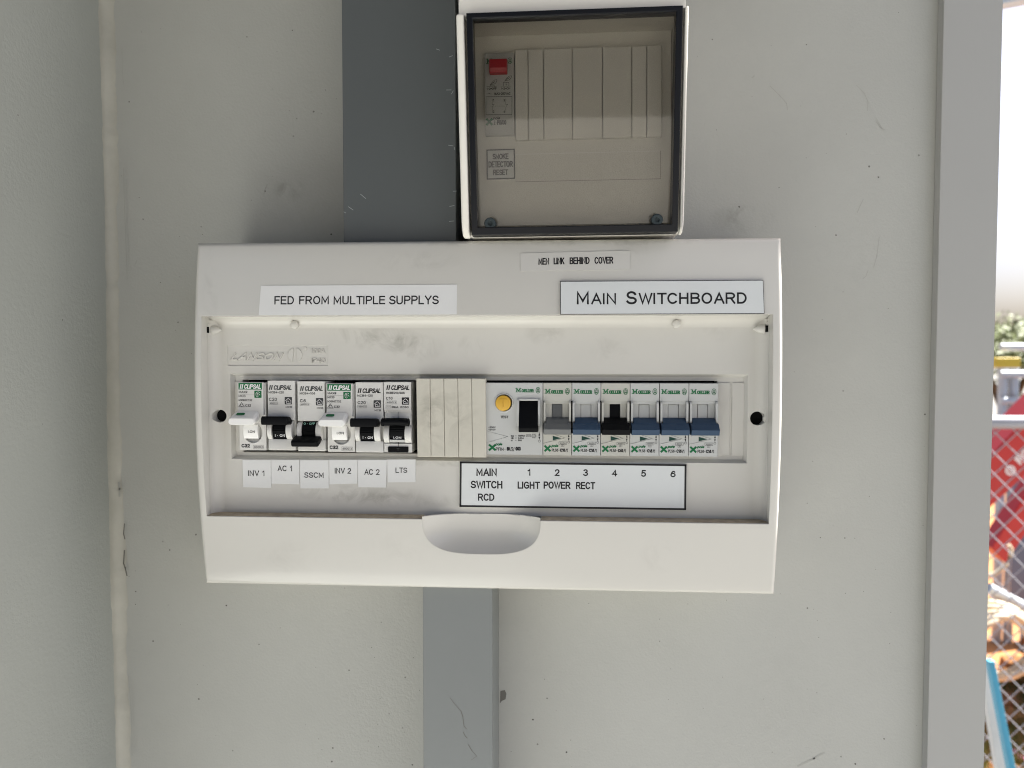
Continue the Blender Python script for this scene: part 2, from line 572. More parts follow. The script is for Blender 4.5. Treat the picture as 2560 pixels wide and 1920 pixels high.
M['soil'] = mat("orange_dirt", (0.36, 0.165, 0.07), .95, .1, var=(2.2, .35), bump=(30, .5))
M['bouncec'] = mat('bounce_ground', (0.27, 0.275, 0.26), .9, .2, var=(3, .15), bump=(60, .3))  # tone of the added ground strip that bounces sunlight
M['gravel'] = mat('grey_gravel', (0.18, 0.175, 0.165), .95, .1, var=(4, .25), bump=(40, .5))
M['galv'] = mat("galvanised_wire", (0.30, 0.30, 0.33), .45, .5, metal=.3, var=(30, .1))
M['redpaint'] = mat("red_machine_paint", (0.45, 0.02, 0.018), .4, .5, var=(4, .12))
M['yellowpaint'] = mat("yellow_machine_paint", (0.55, 0.40, 0.03), .4, .5, var=(5, .1))
M['steel'] = mat("pale_steel", (0.42, 0.46, 0.50), .4, .5, metal=.2, var=(8, .1))
M['bluepaint'] = mat("light_blue_paint", (0.07, 0.32, 0.46), .4, .5, var=(10, .1))
M['dblue'] = mat("dark_blue_paint", (0.03, 0.09, 0.2), .4, .5, var=(10, .1))
M['whitep'] = mat("weathered_white", (0.62, 0.61, 0.58), .5, .4, var=(12, .1))
M['hose'] = mat("cream_hose", (0.55, 0.46, 0.33), .5, .4, var=(14, .15))
M['pink'] = mat("pink_hose", (0.5, 0.16, 0.3), .5, .4)
M['rubber'] = mat("dark_rubber", (0.035, 0.03, 0.028), .7, .3, var=(20, .2))
M['rust'] = mat("rusty_steel", (0.28, 0.11, 0.05), .8, .2, var=(14, .3), bump=(60, .3))
M['leaf'] = mat("leaf", (0.12, 0.15, 0.045), .6, .3, var=(3, .35))
M['bark'] = mat("bark", (0.16, 0.11, 0.07), .9, .1, var=(12, .3), bump=(40, .5))
M['blade'] = mat("grass_blade", (0.16, 0.17, 0.05), .7, .2, var=(6, .35))
M['scuff'] = mat("scuff_mark", (0.375, 0.375, 0.348), .8, .1)
M['scuffd'] = mat("dark_mark", (0.16, 0.155, 0.14), .8, .1)
M['scuffl'] = mat("pale_mark", (0.34, 0.36, 0.36), .7, .2)

# ------------------------------------------------------------------ the shelter
YW = 60.0                                    # wall plane
GZ = -Z0                                     # ground
xl, _ = W(281, 960, YW)                      # wall corner under the sealant
xj0 = W(2339, 960, YW)[0]                    # right end of the wall sheet
xj1 = W(2483, 960, YW - 8)[0]
ROOF = 620.0
g = G()
g.box(xl - 40, xj1 - 8, YW, YW + 60, GZ + 4, ROOF)
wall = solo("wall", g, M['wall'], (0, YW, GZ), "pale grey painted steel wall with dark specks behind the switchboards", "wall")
g = G()
for pts, w_ in (([(1925, 215), (1950, 240), (1966, 258), (1969, 275)], .5), ([(2191, 305), (2200, 318), (2212, 325)], .4), ([(2158, 498), (2150, 515), (2143, 532)], .5),
                ([(2198, 593), (2192, 640), (2184, 668)], .45), ([(2170, 676), (2165, 690), (2157, 697)], .45), ([(305, 120), (306, 180), (309, 210)], .3),
                ([(660, 485), (664, 470), (668, 462)], .8), ([(338, 660), (342, 652)], .8), ([(2060, 1882), (2035, 1896), (1995, 1915)], 1.2), ([(1881, 194), (1885, 190)], .8),
                ([(2141, 213), (2160, 232), (2170, 255), (2168, 278)], .35), ([(596, 118), (599, 120)], .5), ([(2190, 295), (2205, 322)], .3)):
    g.stroke([W(x, y, YW) for x, y in pts], w_, YW - .1, 0)
g.poly([W(*q, YW) for q in ((1251, 1727), (1262, 1725), (1266, 1734), (1264, 1748), (1255, 1752), (1250, 1758))], YW - .12, 1)
for x, y, r in ((663, 478, .8), (358, 548, .8), (348, 494, .5), (731, 76, .7), (503, 567, .6), (506, 586, .5), (1848, 517, .9), (2196, 443, .9), (2090, 588, .8), (2016, 112, .6), (2210, 1847, .8), (2112, 1345, .7), (2051, 1344, .6)):
    x, z = W(x, y, YW)
    r *= .75
    g.poly([(x + r * (1 + .3 * math.sin(k * 2.4)) * math.cos(k * .785) * .9, z + r * math.sin(k * .785) * (1 + .25 * math.cos(k * 1.9)) * .9) for k in range(8)], YW - .11, 1)
BASE[wall] = (0, YW, GZ)
part("scuff_mark", g, [M['scuff'], M['scuffd']], wall, smooth=0, normals=False)

g = G()
g.box(xl - 40, xl, -90, YW - .5, GZ + 4, ROOF - .5)
solo("wall", g, M['sidewall'], (xl, -400, GZ), "plain pale grey side wall running forward at the left edge", "wall")

# wavy sealant bead in the corner
g = G()
rows = []
random.seed(3)
n = 260
wl = wr = wd = 0
for i in range(n + 1):
    py = -250 + (2420) * i / n
    wl = wl * .6 + random.uniform(-1, 1) * .8
    wr = wr * .72 + random.uniform(-1, 1) * .9
    wd = wd * .8 + random.uniform(-1, 1) * .25
    z = W(270, py, YW)[1]
    yl = YW - max(3.0, 6.3 + wl * .75 + 1.2 * math.sin(i * .043 + 1))
    xr = xl + 6.6 + wr * .8 + 1.2 * math.sin(i * .037)
    ring_ = []
    for k in range(9):
        t = k / 8
        a = t * math.pi / 2
        x = xl + .02 + (xr - xl) * (1 - math.cos(a)) ** .8 * 1.0
        y = yl + (YW - .05 - yl) * math.sin(a) ** .8
        bul = math.sin(t * math.pi) * (1.6 + wd)
        ring_.append((x + bul * .2, y - bul * .15, z))
    ring_ += [(xr, YW - .01, z), (xl, YW - .01, z), (xl, yl, z)]
    rows.append(ring_)
g.loft(rows)
sl = solo("sealant_bead", g, M['sealant'], (xl + 5, YW - 5, GZ), "uneven cream sealant bead smeared down the corner between the two walls", "sealant")
g = G()
for pts, w_, mi in (([(309, 420), (311, 520), (316, 640), (318, 698)], .5, 0), ([(297, 1207), (299, 1222), (299, 1240)], 1.3, 0), ([(311, 1310), (309, 1335), (312, 1347)], .8, 1), ([(311, 1377), (309, 1408), (313, 1420), (317, 1438)], 1.0, 1), ([(321, 1690), (325, 1740), (329, 1800), (330, 1890)], .4, 0)):
    g = G()
    g.stroke([W(x, y, YW - 3.2) for x, y in pts], w_, YW - 3.2)
    part("crack", g, M[('scuff', 'scuffd')[mi]], sl, smooth=0, normals=False)

# jamb: a folded trim with a small return towards the wall
g = G()
x0 = W(2339, 960, YW - 8)[0]
g.box(x0, xj1, YW - 8, YW - 5, GZ + 4, ROOF - 2)
g.box(x0, x0 + 2, YW - 5, YW - .3, GZ + 4, ROOF - 2)
g.box(xj1 - 2.5, xj1, YW - 5, YW + 66, GZ + 4, ROOF - 2)
solo("door_jamb", g, M['jamb'], ((x0 + xj1) / 2, YW, GZ), "grey painted upright jamb trim at the open right end of the wall", "door frame")

g = G()
g.box(xl - 480, 350, -1450, YW + 150, ROOF, ROOF + 60)  # unseen roof, its edges placed to steer sun and sky light
rf = thing("roof", (200, -700, ROOF), "dark sheet roof, out of view, with a deep front fascia added to shade the switchboard bay", "roof")
part("sheet", g, M['roof'], rf)
g = G()
g.box(xl - 480, 350, -1450, -1400, -30, ROOF - .5)  # low fascia added so the upper wall receives less light
part("fascia", g, M['roof'], rf)
g = G()
g.box(xl - 1800, -20, -1750, YW + 300, GZ - 60, GZ + 4)
solo("floor_slab", g, M['concrete'], (200, -1000, GZ), kind="structure")
g = G()
g.box(-300000, 300000, -300000, 300000, GZ - 200, GZ - 40)
solo("ground", g, M['gravel'], (0, 0, GZ - 40), kind="structure")
g = G()
g.box(1050, 9000, 1200, 9000, GZ - 45, GZ - 36)
solo("dirt_patch", g, M['soil'], (3000, 3000, GZ - 36), kind="structure")

g = G()
g.box(1700, 5200, -3500, 700, GZ - 60, GZ - 30)  # unseen pale strip, added to bounce sunlight onto the right-hand rims
solo("path", g, M['bouncec'], (2500, -1000, GZ - 30), kind="structure")

# ------------------------------------------------------------------ cable ducts
YD = 5.0
g = G()
ax, bx = W(857, 300, YD)[0], W(1139, 300, YD)[0]
zt, zb = 420, W(960, 640, YD)[1]
g.box(ax, bx, YD, YW - .4, zb, zt)
o = solo("cable_duct", g, M['duct_dark'], ((ax + bx) / 2, YW, zb), "wide dark grey cable duct dropping to the top of the main switchboard", "cable duct", "grey cable ducts")
g = G()
for x, y, l, r in ((1095, 124, 3, 20), (1127, 141, 3, -20), (1122, 225, 4, 0), (1131, 231, 3, -60), (1127, 364, 4, 10), (1136, 371, 2, 80), (1137, 478, 3, 0), (1130, 515, 4, -10), (1129, 553, 4, -5), (877, 521, 5, 35), (908, 491, 6, 40), (862, 531, 2, 30)):
    x, z = W(x, y, YD)
    l *= .35
    g.stroke([(x - l * math.cos(rad(r)), z + l * math.sin(rad(r))), (x + l * math.cos(rad(r)), z - l * math.sin(rad(r)))], .35, YD - .1)
part("scratch", g, [M['scuffl']], o, smooth=0, normals=False)
ax, bx = W(1058, 1700, YD)[0], W(1231, 1700, YD)[0]
zt, zb = W(1150, 1440, YD)[1], GZ + 4
t = thing("cable_duct", ((ax + bx) / 2, YW, zb), "narrow lighter grey cable duct running down below the main switchboard", "cable duct", "grey cable ducts")
g = G()
g.box(ax + 1, bx - .4, YD + 9, YW - .4, zb, zt)
part("duct_base", g, M['duct'], t)
g = G()
g.box(ax, bx, YD, YD + 10, zb, zt)
part("duct_lid", g, M['duct'], t)
g = G()
for pts, w_ in (([(1125, 1744), (1135, 1758), (1150, 1775)], .25), ([(1152, 1776), (1157, 1791)], .45), ([(1157, 1791), (1160, 1815), (1166, 1822)], .35), ([(1158, 1830), (1163, 1840), (1168, 1845)], .4), ([(1171, 1862), (1180, 1877)], .4), ([(1180, 1877), (1192, 1890), (1178, 1900)], .2)):
    g.stroke([W(x, y, YD) for x, y in pts], w_, YD - .1)
part("scratch", g, [M['scuffd']], t, smooth=0, normals=False)

# ------------------------------------------------------------------ main switchboard
XL, XR, ZT, ZB = -225.3, 128.9, 68.0, -146.2


def yfront(z):
    return -13.2 + .000805 * (z + 26.6) ** 2


sb = thing("switchboard", ((XL + XR) / 2, YW, ZB), "large cream plastic switchboard with a long row of breakers and no lid", "switchboard")
g = G()
K = 28
prof = []
for i in range(K + 1):
    z = ZB + (ZT - ZB) * i / K
    e = min(z - ZB, ZT - z)
    ins = 0.0
    prof.append((yfront(z), z))
# rings across x with a rounded outer rim
rings = []


def prof_at(inset, back):
    r = []
    for i in range(K + 1):
        z = ZB + inset + (ZT - ZB - 2 * inset) * i / K
        r.append((yfront(z) + back, z))
    return r


def ring_at(x, inset, back):
    a = prof_at(inset, back)
    return [(x, y, z) for y, z in a]


R_ = 3.2
steps = [(R_ * (1 - math.cos(rad(q))), R_ * (1 - math.sin(rad(q)))) for q in (0, 22.5, 45, 67.5, 90)]
# front grid: columns of (x, inset, back)
cols = [(XL + s0, s0, s1) for s0, s1 in steps]
cols2 = [(XR - s0, s0, s1) for s0, s1 in reversed(steps)]
allc = cols + cols2
# build as nested outlines: outline k at inset s0 and recession s1, then the flat front and straight sides
outl = []
for s0, s1 in [(0, 62.0 + R_)] + steps:
    zz = [ZB + s0 + (ZT - ZB - 2 * s0) * i / K for i in range(K + 1)]
    yy = [(YW if s1 > 20 else yfront(z) + s1) for z in zz]
    o_ = [(XL + s0, y, z) for y, z in zip(yy, zz)] + [(XR - s0, y, z) for y, z in reversed(list(zip(yy, zz)))]
    outl.append(o_)
g.loft(outl, caps=False)
n = 2 * (K + 1)
last = (len(outl) - 1) * n
for i in range(K):
    g.f.append((last + i, last + i + 1, last + n - 2 - i, last + n - 1 - i))
    g.m.append(0)
g.f.append(tuple(range(n)))
g.m.append(0)
cover = part("cover", g, M['cover'], sb)
rx0, rx1 = W(508, 900, -10)[0], W(1929, 900, -10)[0]
rz1, rz0 = W(1280, 789, -8)[1], W(1280, 1301, -9)[1]
YP = 3.0                                     # inner panel
c1 = G()
c1.box(rx0, rx1, -40, YW - 6, rz0, rz1)
sx0, sx1 = W(1056, 1300, -8)[0], W(1351, 1300, -8)[0]
sz0 = W(1200, 1385, -6)[1]
szt = rz0 + 1.6
scx = (sx0 + sx1) / 2


def dshape(k=1.0, n=40):
    a = (sx1 - sx0) / 2
    b = szt - sz0
    o_ = []
    for i in range(n + 1):
        th = math.pi + math.pi * i / n
        cx_, sy_ = math.cos(th), math.sin(th)
        e = 2 / 3.0
        o_.append((scx + k * a * math.copysign(abs(cx_) ** e, cx_), szt + k * b * math.copysign(abs(sy_) ** e, sy_)))
    return o_


c2 = G()
c2.pxz(dshape(), -40, 30)
cut(cover, [c1, c2])
# dusty ledge
g = G()
g.box(rx0 + .1, sx0 - .5, yfront(rz0) + 1.0, YP, rz0 + .02, rz0 + .25)
part("dusty_ledge", g, M['dirt'], sb)
g = G()
g.box(sx1 + .5, rx1 - .1, yfront(rz0) + 1.0, YP, rz0 + .02, rz0 + .25)
part("dusty_ledge", g, M['dirt'], sb)
# finger scoop
g = G()
rows = []
for k in (1.0, .985, .95, .9, .84, .76, .66, .54, .4, .25, .1, 0.0):
    d = 10.5 * (1 - k ** 3.2)
    rows.append([(x, yfront(z) - .0 + d, z) for x, z in dshape(k if k else .001)])
g.loft(rows, caps=False, closed=False)
front = [(p[0], p[1], p[2]) for p in [r[0] for r in rows]] + [(p[0], p[1], p[2]) for p in [r[-1] for r in reversed(rows)]]
# back skin and lip so the shell has thickness
rows2 = [[(x, y + 1.6, z) for x, y, z in r] for r in rows]
g.loft(rows2, caps=False, closed=False)
for rr in (lambda r: r[0], lambda r: r[-1]):
    for i in range(len(rows) - 1):
        g.add([rr(rows[i]), rr(rows[i + 1]), rr(rows2[i + 1]), rr(rows2[i])], [(0, 1, 2, 3)])
part("finger_scoop", g, M['cover'], sb, smooth=50)

# inner panel with tray and slot
tx0, tx1 = W(577, 1040, YP)[0], W(1869, 1040, YP)[0]
tz1, tz0 = W(1280, 935, YP)[1], W(1280, 1153, YP)[1]
YT = 7.0
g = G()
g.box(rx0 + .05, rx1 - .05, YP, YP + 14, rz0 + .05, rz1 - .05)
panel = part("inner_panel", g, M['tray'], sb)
c1 = G()
ch = 2.8
c1.loft([[(tx0, YP - 1, tz0), (tx1, YP - 1, tz0), (tx1, YP - 1, tz1), (tx0, YP - 1, tz1)],
         [(tx0, YP, tz0), (tx1, YP, tz0), (tx1, YP, tz1), (tx0, YP, tz1)],
         [(tx0 + 1.8, YT, tz0 + 1.6), (tx1 - 1.8, YT, tz0 + 1.6), (tx1 - 1.8, YT, tz1 - 1.6), (tx0 + 1.8, YT, tz1 - 1.6)]])
c2 = G()
slx0, slx1 = W(597, 1040, 0)[0] - .2, W(1797, 1040, 0)[0] + .3
c2.box(slx0, slx1, YP - 4, 30, -63.2, -17.0)
holes = []
for hx, hy, hr in ((551, 1040, 4.0), (1893, 1046, 4.2)):
    x, z = W(hx, hy, YP)
    c = G()
    c.disc(x, z, YP - 9, YP + 13, hr, n=40)
    holes.append(c)
badge = G()
b0, b1 = W(569, 863, YP), W(820, 914, YP)
badge.box(b0[0], b1[0], YP - 1, YP + .35, b0[1], b1[1])
cut(panel, [c1, c2, badge] + holes)
g = G()
g.box(rx0 + 1, rx1 - 1, 20, 22, rz0 + 1, rz1 - 1)
part("backing", g, M['void'], sb)
# coves round the recess
g = G()


def cove(n=9, r=6.0):
    return [(YP - .02 - r * (1 - math.sin(rad(90 * i / n))), r * (1 - math.cos(rad(90 * i / n)))) for i in range(n + 1)]


cv = cove(r=7.5)
pf = [(y, rz1 - .03 - h) for y, h in cv] + [(YP - .02, rz1 - .03)]
pf = [(YP - .02 - 7.5, rz1 - .03)] + [(YP - .02 - 7.5 * math.cos(rad(90 * i / 10)), rz1 - .03 - 7.5 * (1 - (1 - math.sin(rad(90 * i / 10))))) for i in range(11)] + [(YP - .02, rz1 - .03)]


def concave(r, n=10):
    """points (back distance from panel, distance from wall) of a concave quarter"""
    return [(r * (1 - math.sin(rad(90 * i / n))), r * (1 - math.cos(rad(90 * i / n)))) for i in range(n + 1)]


pf = [(YP - .02 - b, rz1 - .03 - w_) for b, w_ in concave(7.0)] + [(YP - .02, rz1 - .03)]
g.pyz(pf, rx0 + .1, rx1 - .1)
for xw, sg in ((rx0 + .06, 1), (rx1 - .06, -1)):
    pts = [(xw + sg * w_, YP - .03 - b) for b, w_ in concave(6.5)] + [(xw, YP - .03)]
    g.loft([[(x, y, rz0 + .3) for x, y in pts], [(x, y, rz1 - 2) for x, y in pts]])
cvo = part("recess_cove", g, M['cove'], sb, smooth=50)
cut(cvo, holes)
for hx, hy, hr in ((551, 1040, 4.0), (1893, 1046, 4.2)):
    x, z = W(hx, hy, YP)
    g = G()
    g.disc(x, z, YP + 4, YP + 12, hr + .5, n=32)  # black disc paints the deep shade inside the hole
    part("hole_shade", g, M['void'], sb)
# knock-out strips either side of the breaker slot
for a, b in ((W(1755, 1040, YT)[0], W(1824, 1040, YT)[0]), (W(1829, 1040, YT)[0], W(1860, 1040, YT)[0]), (W(583, 1040, YT)[0] + .5, slx0 - .3)):
    g = G()
    if a < slx1 < b:
        a = slx1 + .4
    g.box(a, b, YT - .55, YT + 2, tz0 + 4.0, tz1 - 5.2)
    part("knockout_strip", g, M['tray'], sb)
# hinge sockets, bosses, pips, embossed badge lettering
for sx_, sy_, s_ in ((519, 825, 1), (1921, 822, -1)):
    x, z = W(sx_, sy_, 0)
    g = G()
    g.box(x - 1.9, x + 1.9, -4.6 if s_ > 0 else -2.5, YP, z - 1.9, z + 1.9)
    part("hinge_socket", g, M['void'], sb)
    g = G()
    xa = x + s_ * 2.2
    rings = []
    for i in range(7):
        q = i / 6
        rr = 2.9 * (1 - q ** 2.2 * .9)
        rings.append([(xa + s_ * q * 6.5, YP - 2.2 + rr * math.cos(rad(a_ * 30)) * .9, z + rr * math.sin(rad(a_ * 30))) for a_ in range(12)])
    g.loft(rings)
    g.box(x - 1.5, x + 2.2, -3, YP, z + 3.4, z + 4.2)
    part("hinge_boss", g, M['tray'], sb, smooth=50)
for bx_, by_ in ((739, 812), (1690, 810)):
    x, z = W(bx_, by_, YP)
    g = G()
    rings = []
    for i in range(6):
        a = rad(90 * i / 5)
        rings.append([(x + max(.02, 2.5 * math.cos(a)) * math.cos(k * .3142), YP - 2.6 - 1.0 * math.sin(a), z + max(.02, 2.5 * math.cos(a)) * math.sin(k * .3142)) for k in range(20)])
    rings.insert(0, [(p[0], YP, p[2]) for p in rings[0]])
    g.loft(rings)
    part("stop_pip", g, M['tray'], sb, smooth=50)
g = G()
YB = YP + .35


def tpx(g, s, x0, x1, y0, y1, Y, m=0, off=.1, **k):
    cx_, cz_ = W((x0 + x1) / 2, (y0 + y1) / 2, Y)
    w_ = W(x1, (y0 + y1) / 2, Y)[0] - W(x0, (y0 + y1) / 2, Y)[0]
    h_ = W((x0 + x1) / 2, y0, Y)[1] - W((x0 + x1) / 2, y1, Y)[1]
    g.text(s, cx_ - w_ / 2, cx_ + w_ / 2, cz_ - h_ / 2, cz_ + h_ / 2, Y - off, m, **k)


tpx(g, "LANSON", 578, 709, 882, 901, YB, off=0, bold=.02, shear=.35, depth=.6)
tpx(g, "100A", 778, 813, 871, 883, YB, off=0, bold=.01, depth=.5)
tpx(g, "IP40", 779, 814, 895, 907, YB, off=0, bold=.01, depth=.5)
x, z = W(738, 888, YB)
for r0, a0, a1 in ((4.6, 100, 250), (4.6, -70, 80)):
    pts = [(x + r0 * math.cos(rad(a0 + (a1 - a0) * i / 14)), z + r0 * math.sin(rad(a0 + (a1 - a0) * i / 14))) for i in range(15)]
    g.pxz(pts, YB, YB - .5)
x, z = W(763, 872, YB)
g.disc(x, z, YB, YB - .4, 1.3, n=16)
part("embossed_badge", g, M['tray'], sb, smooth=0)
# pale half disc beside the right screw hole
g = G()
x, z = W(1921, 1046, YP)
g.pxz([(x + 3.7 * math.cos(rad(a)), z + 3.7 * math.sin(rad(a))) for a in range(90, 271, 15)], YP - 2.6, YP)
part("screw_notch", g, M['cover'], sb)


# ------------------------------------------------------------------ labels stuck on the board
def label(name, quad, Y, th, mats, lab, cat, texts, group=None, border=None, back=None, arch=False):
    """quad: four photo corners TL TR BR BL at depth Y (callable on z allowed)"""
    pts = [W(x, y, Y) for x, y in quad]
    bx_ = sum(p[0] for p in pts) / 4
    bz_ = min(p[1] for p in pts)
    t = thing(name, (bx_, Y, bz_), lab, cat, group)
    xf = None
    if arch:
        zc_ = sum(p[1] for p in pts) / 4
        sl_ = 2 * .000805 * (zc_ + 26.6)
        xf = lambda p: (p[0], p[1] + (p[2] - zc_) * sl_, p[2])
    g = G()
    g.pxz(pts, Y, Y + th)
    part("label_face", g, [mats], t, xf)
    if back:
        g = G()
        c = (bx_, sum(p[1] for p in pts) / 4)
        g.pxz([(p[0] + .35 * (1 if p[0] > c[0] else -1), p[1] + .35 * (1 if p[1] > c[1] else -1)) for p in pts], Y + .25, Y + th + .6)
        part("dark_core", g, [back], t, xf)
    g = G()
    for tx in texts:
        s_, x0, x1, y0, y1 = tx[:5]
        k = tx[5] if len(tx) > 5 else {}
        tpx(g, s_, x0, x1, y0, y1, Y, **k)
    if border:
        cx_, cz_ = bx_, sum(p[1] for p in pts) / 4
        ins = [(p[0] + (-.5 if p[0] > cx_ else .5), p[1] + (-.5 if p[1] > cz_ else .5)) for p in pts]
        g.stroke(ins, border, Y - .1, closed=True)
    part("lettering", g, [M['ink']], t, xf, smooth=0, normals=False)
    return t


yf = yfront(50) - .3
label("text_label", [(651, 714), (1142, 711), (1142, 786), (648, 788)], yfront(35) - .45, .35, M['paper'], "white paper label reading FED FROM MULTIPLE SUPPLYS above the left breakers", "label",
      [("FED FROM", 686, 822, 740, 761), ("MULTIPLE", 834, 963, 740, 761), ("SUPPLYS", 973, 1097, 739, 761)], arch=True)
label("text_label", [(1301, 633), (1575, 626), (1576, 674), (1302, 678)], yfront(55) - .35, .25, M['tape'], "small cream tape reading MEN LINK BEHIND COVER near the top edge", "label",
      [("MEN", 1346, 1373, 645, 662, {'bold': .008, 'rot': rad(.6)}), ("LINK", 1384, 1411, 644, 661, {'bold': .008, 'rot': rad(.6)}), ("BEHIND", 1424, 1474, 643, 660.5, {'bold': .008, 'rot': rad(.6)}), ("COVER", 1486, 1533, 642, 659.5, {'bold': .008, 'rot': rad(.6)})], arch=True)
label("engraved_sign", [(1402, 704), (1908, 701), (1909, 783), (1402, 785)], yfront(38) - 1.9, 1.2, M['plate'], "thick pale engraved plate reading MAIN SWITCHBOARD at the upper right", "sign",
      [("M", 1442, 1472, 729, 761), ("AIN", 1478, 1540, 733, 761), ("S", 1566, 1592, 728, 761, {"bold": .004}), ("WITCHBOARD", 1596, 1866, 731.5, 760, {"bold": .004})], back=M['core'], arch=True)
t_ = {'bold': .013}
label("engraved_sign", [(1150, 1154), (1716, 1161), (1715, 1275), (1149, 1267)], YP - 1.5, 1.3, M['plate'], "long black-edged circuit legend plate reading MAIN SWITCH RCD under the right breakers", "sign",
      [("MAIN", 1191, 1242, 1171, 1190, t_), ("SWITCH", 1177, 1256, 1202, 1221, t_), ("RCD", 1195, 1236, 1234, 1252, t_),
       ("1", 1319, 1326, 1172, 1189, t_), ("2", 1387, 1399, 1173, 1190, t_), ("3", 1458, 1470, 1173, 1190, t_), ("4", 1530, 1543, 1175, 1191, t_), ("5", 1603, 1615, 1175, 1192, t_), ("6", 1676, 1689, 1177, 1193, t_),
       ("LIGHT", 1294, 1350, 1204, 1222, t_), ("POWER", 1359, 1426, 1204, 1222, t_), ("RECT", 1440, 1488, 1205, 1223, t_)], border=1.15)
for s_, q, bb in (("INV 1", [(606, 1150), (677, 1150), (678, 1220), (608, 1218)], (620, 661, 1176, 1190)),
                  ("AC 1", [(678, 1150), (748.5, 1150), (748.5, 1211), (678.5, 1209)], (694, 730, 1164, 1178)),
                  ("SSCM", [(750, 1150.5), (821.5, 1150.5), (822, 1221), (751, 1221)], (761, 809, 1187, 1194)),
                  ("INV 2", [(823, 1149.5), (894, 1149.5), (893.5, 1209), (823.5, 1211)], (837, 878, 1170, 1184)),
                  ("AC 2", [(895, 1149.5), (967, 1149.5), (965.5, 1219), (895.5, 1218)], (911, 949, 1173, 1187)),
                  ("LTS", [(968, 1149), (1039, 1148.5), (1039, 1205.5), (969, 1206)], (989, 1018, 1169, 1182))):
    if s_ == "SSCM":
        bb = (761, 809, 1181, 1194.5)
    label("text_label", q, YP - .45, .3, M['paper'], "square white paper label reading %s below the left breaker row" % s_, "label", [(s_, *bb, {'bold': .0})], "paper circuit labels")


# ------------------------------------------------------------------ breakers, left group (local mm from the top left corner)
class L:
    """local frame: x right, z down from a breaker's top left corner"""

    def __init__(s, ox, oz):
        s.ox, s.oz = ox, oz

    def b(s, g, x0, x1, y0, y1, z0, z1, m=0):
        g.box(s.ox + x0, s.ox + x1, y0, y1, s.oz - z0, s.oz - z1, m)

    def t(s, g, txt, x0, x1, z0, z1, y, m=0, **k):
        g.text(txt, s.ox + x0, s.ox + x1, s.oz - z1, s.oz - z0, y, m, **k)

    def pts(s, p):
        return [(s.ox + x, s.oz - z) for x, z in p]

    def prof(s, g, pr, x0, x1, m=0):
        g.pyz([(y, s.oz - z) for y, z in pr], s.ox + x0, s.ox + x1, m)


K8 = 0.02946
INKS = [M['ink'], M['inkg'], M['green'], M['wprint'], M['inkf'], M['tprint'], M['gdark']]


def rrect(x0, x1, z0, z1, r, n=5):
    o_ = []
    for cx_, cz_, a0 in ((x1 - r, z1 - r, 0), (x0 + r, z1 - r, 90), (x0 + r, z0 + r, 180), (x1 - r, z0 + r, 270)):
        for i in range(n + 1):
            a = rad(a0 + 90 * i / n)
            o_.append((cx_ + r * math.cos(a), cz_ + r * math.sin(a)))
    return o_


def logo(l, g, x0, x1, z0, z1, y, m):
    w_ = x1 - x0
    sh = (z1 - z0) * .22
    for k in (0, .085):
        a = x0 + w_ * k
        g.poly(l.pts([(a + sh, z0), (a + sh + w_ * .05, z0), (a + w_ * .05, z1), (a, z1)]), y, m)
    l.t(g, "CLIPSAL", x0 + w_ * .215, x1, z0, z1, y, m, bold=.02, shear=.22)


def house(l, g, x, z, s_, y, m):
    g.poly(l.pts(rrect(x, x + s_, z, z + s_, .35)), y, m)
    q = l.pts([(x + s_ * .12, z + s_ * .5), (x + s_ * .5, z + s_ * .16), (x + s_ * .86, z + s_ * .48), (x + s_ * .86, z + s_ * .86), (x + s_ * .25, z + s_ * .86), (x + s_ * .25, z + s_ * .55), (x + s_ * .5, z + s_ * .55), (x + s_ * .6, z + s_ * .7)])
    g.stroke(q, .3, y - .06, 3)


def boxed(l, g, txt, x0, x1, z0, z1, y, m):
    g.stroke(l.pts([(x0, z0), (x1, z0), (x1, z1), (x0, z1)]), .1, y, m, closed=True)
    g.stroke(l.pts([(x0 + (x1 - x0) * .76, z0), (x0 + (x1 - x0) * .76, z1)]), .1, y, m)
    h_ = z1 - z0
    l.t(g, txt, x0 + .5, x0 + (x1 - x0) * .7, z0 + h_ * .2, z1 - h_ * .2, y, m)
    l.t(g, "3", x0 + (x1 - x0) * .82, x1 - .3, z0 + h_ * .2, z1 - h_ * .2, y, m)


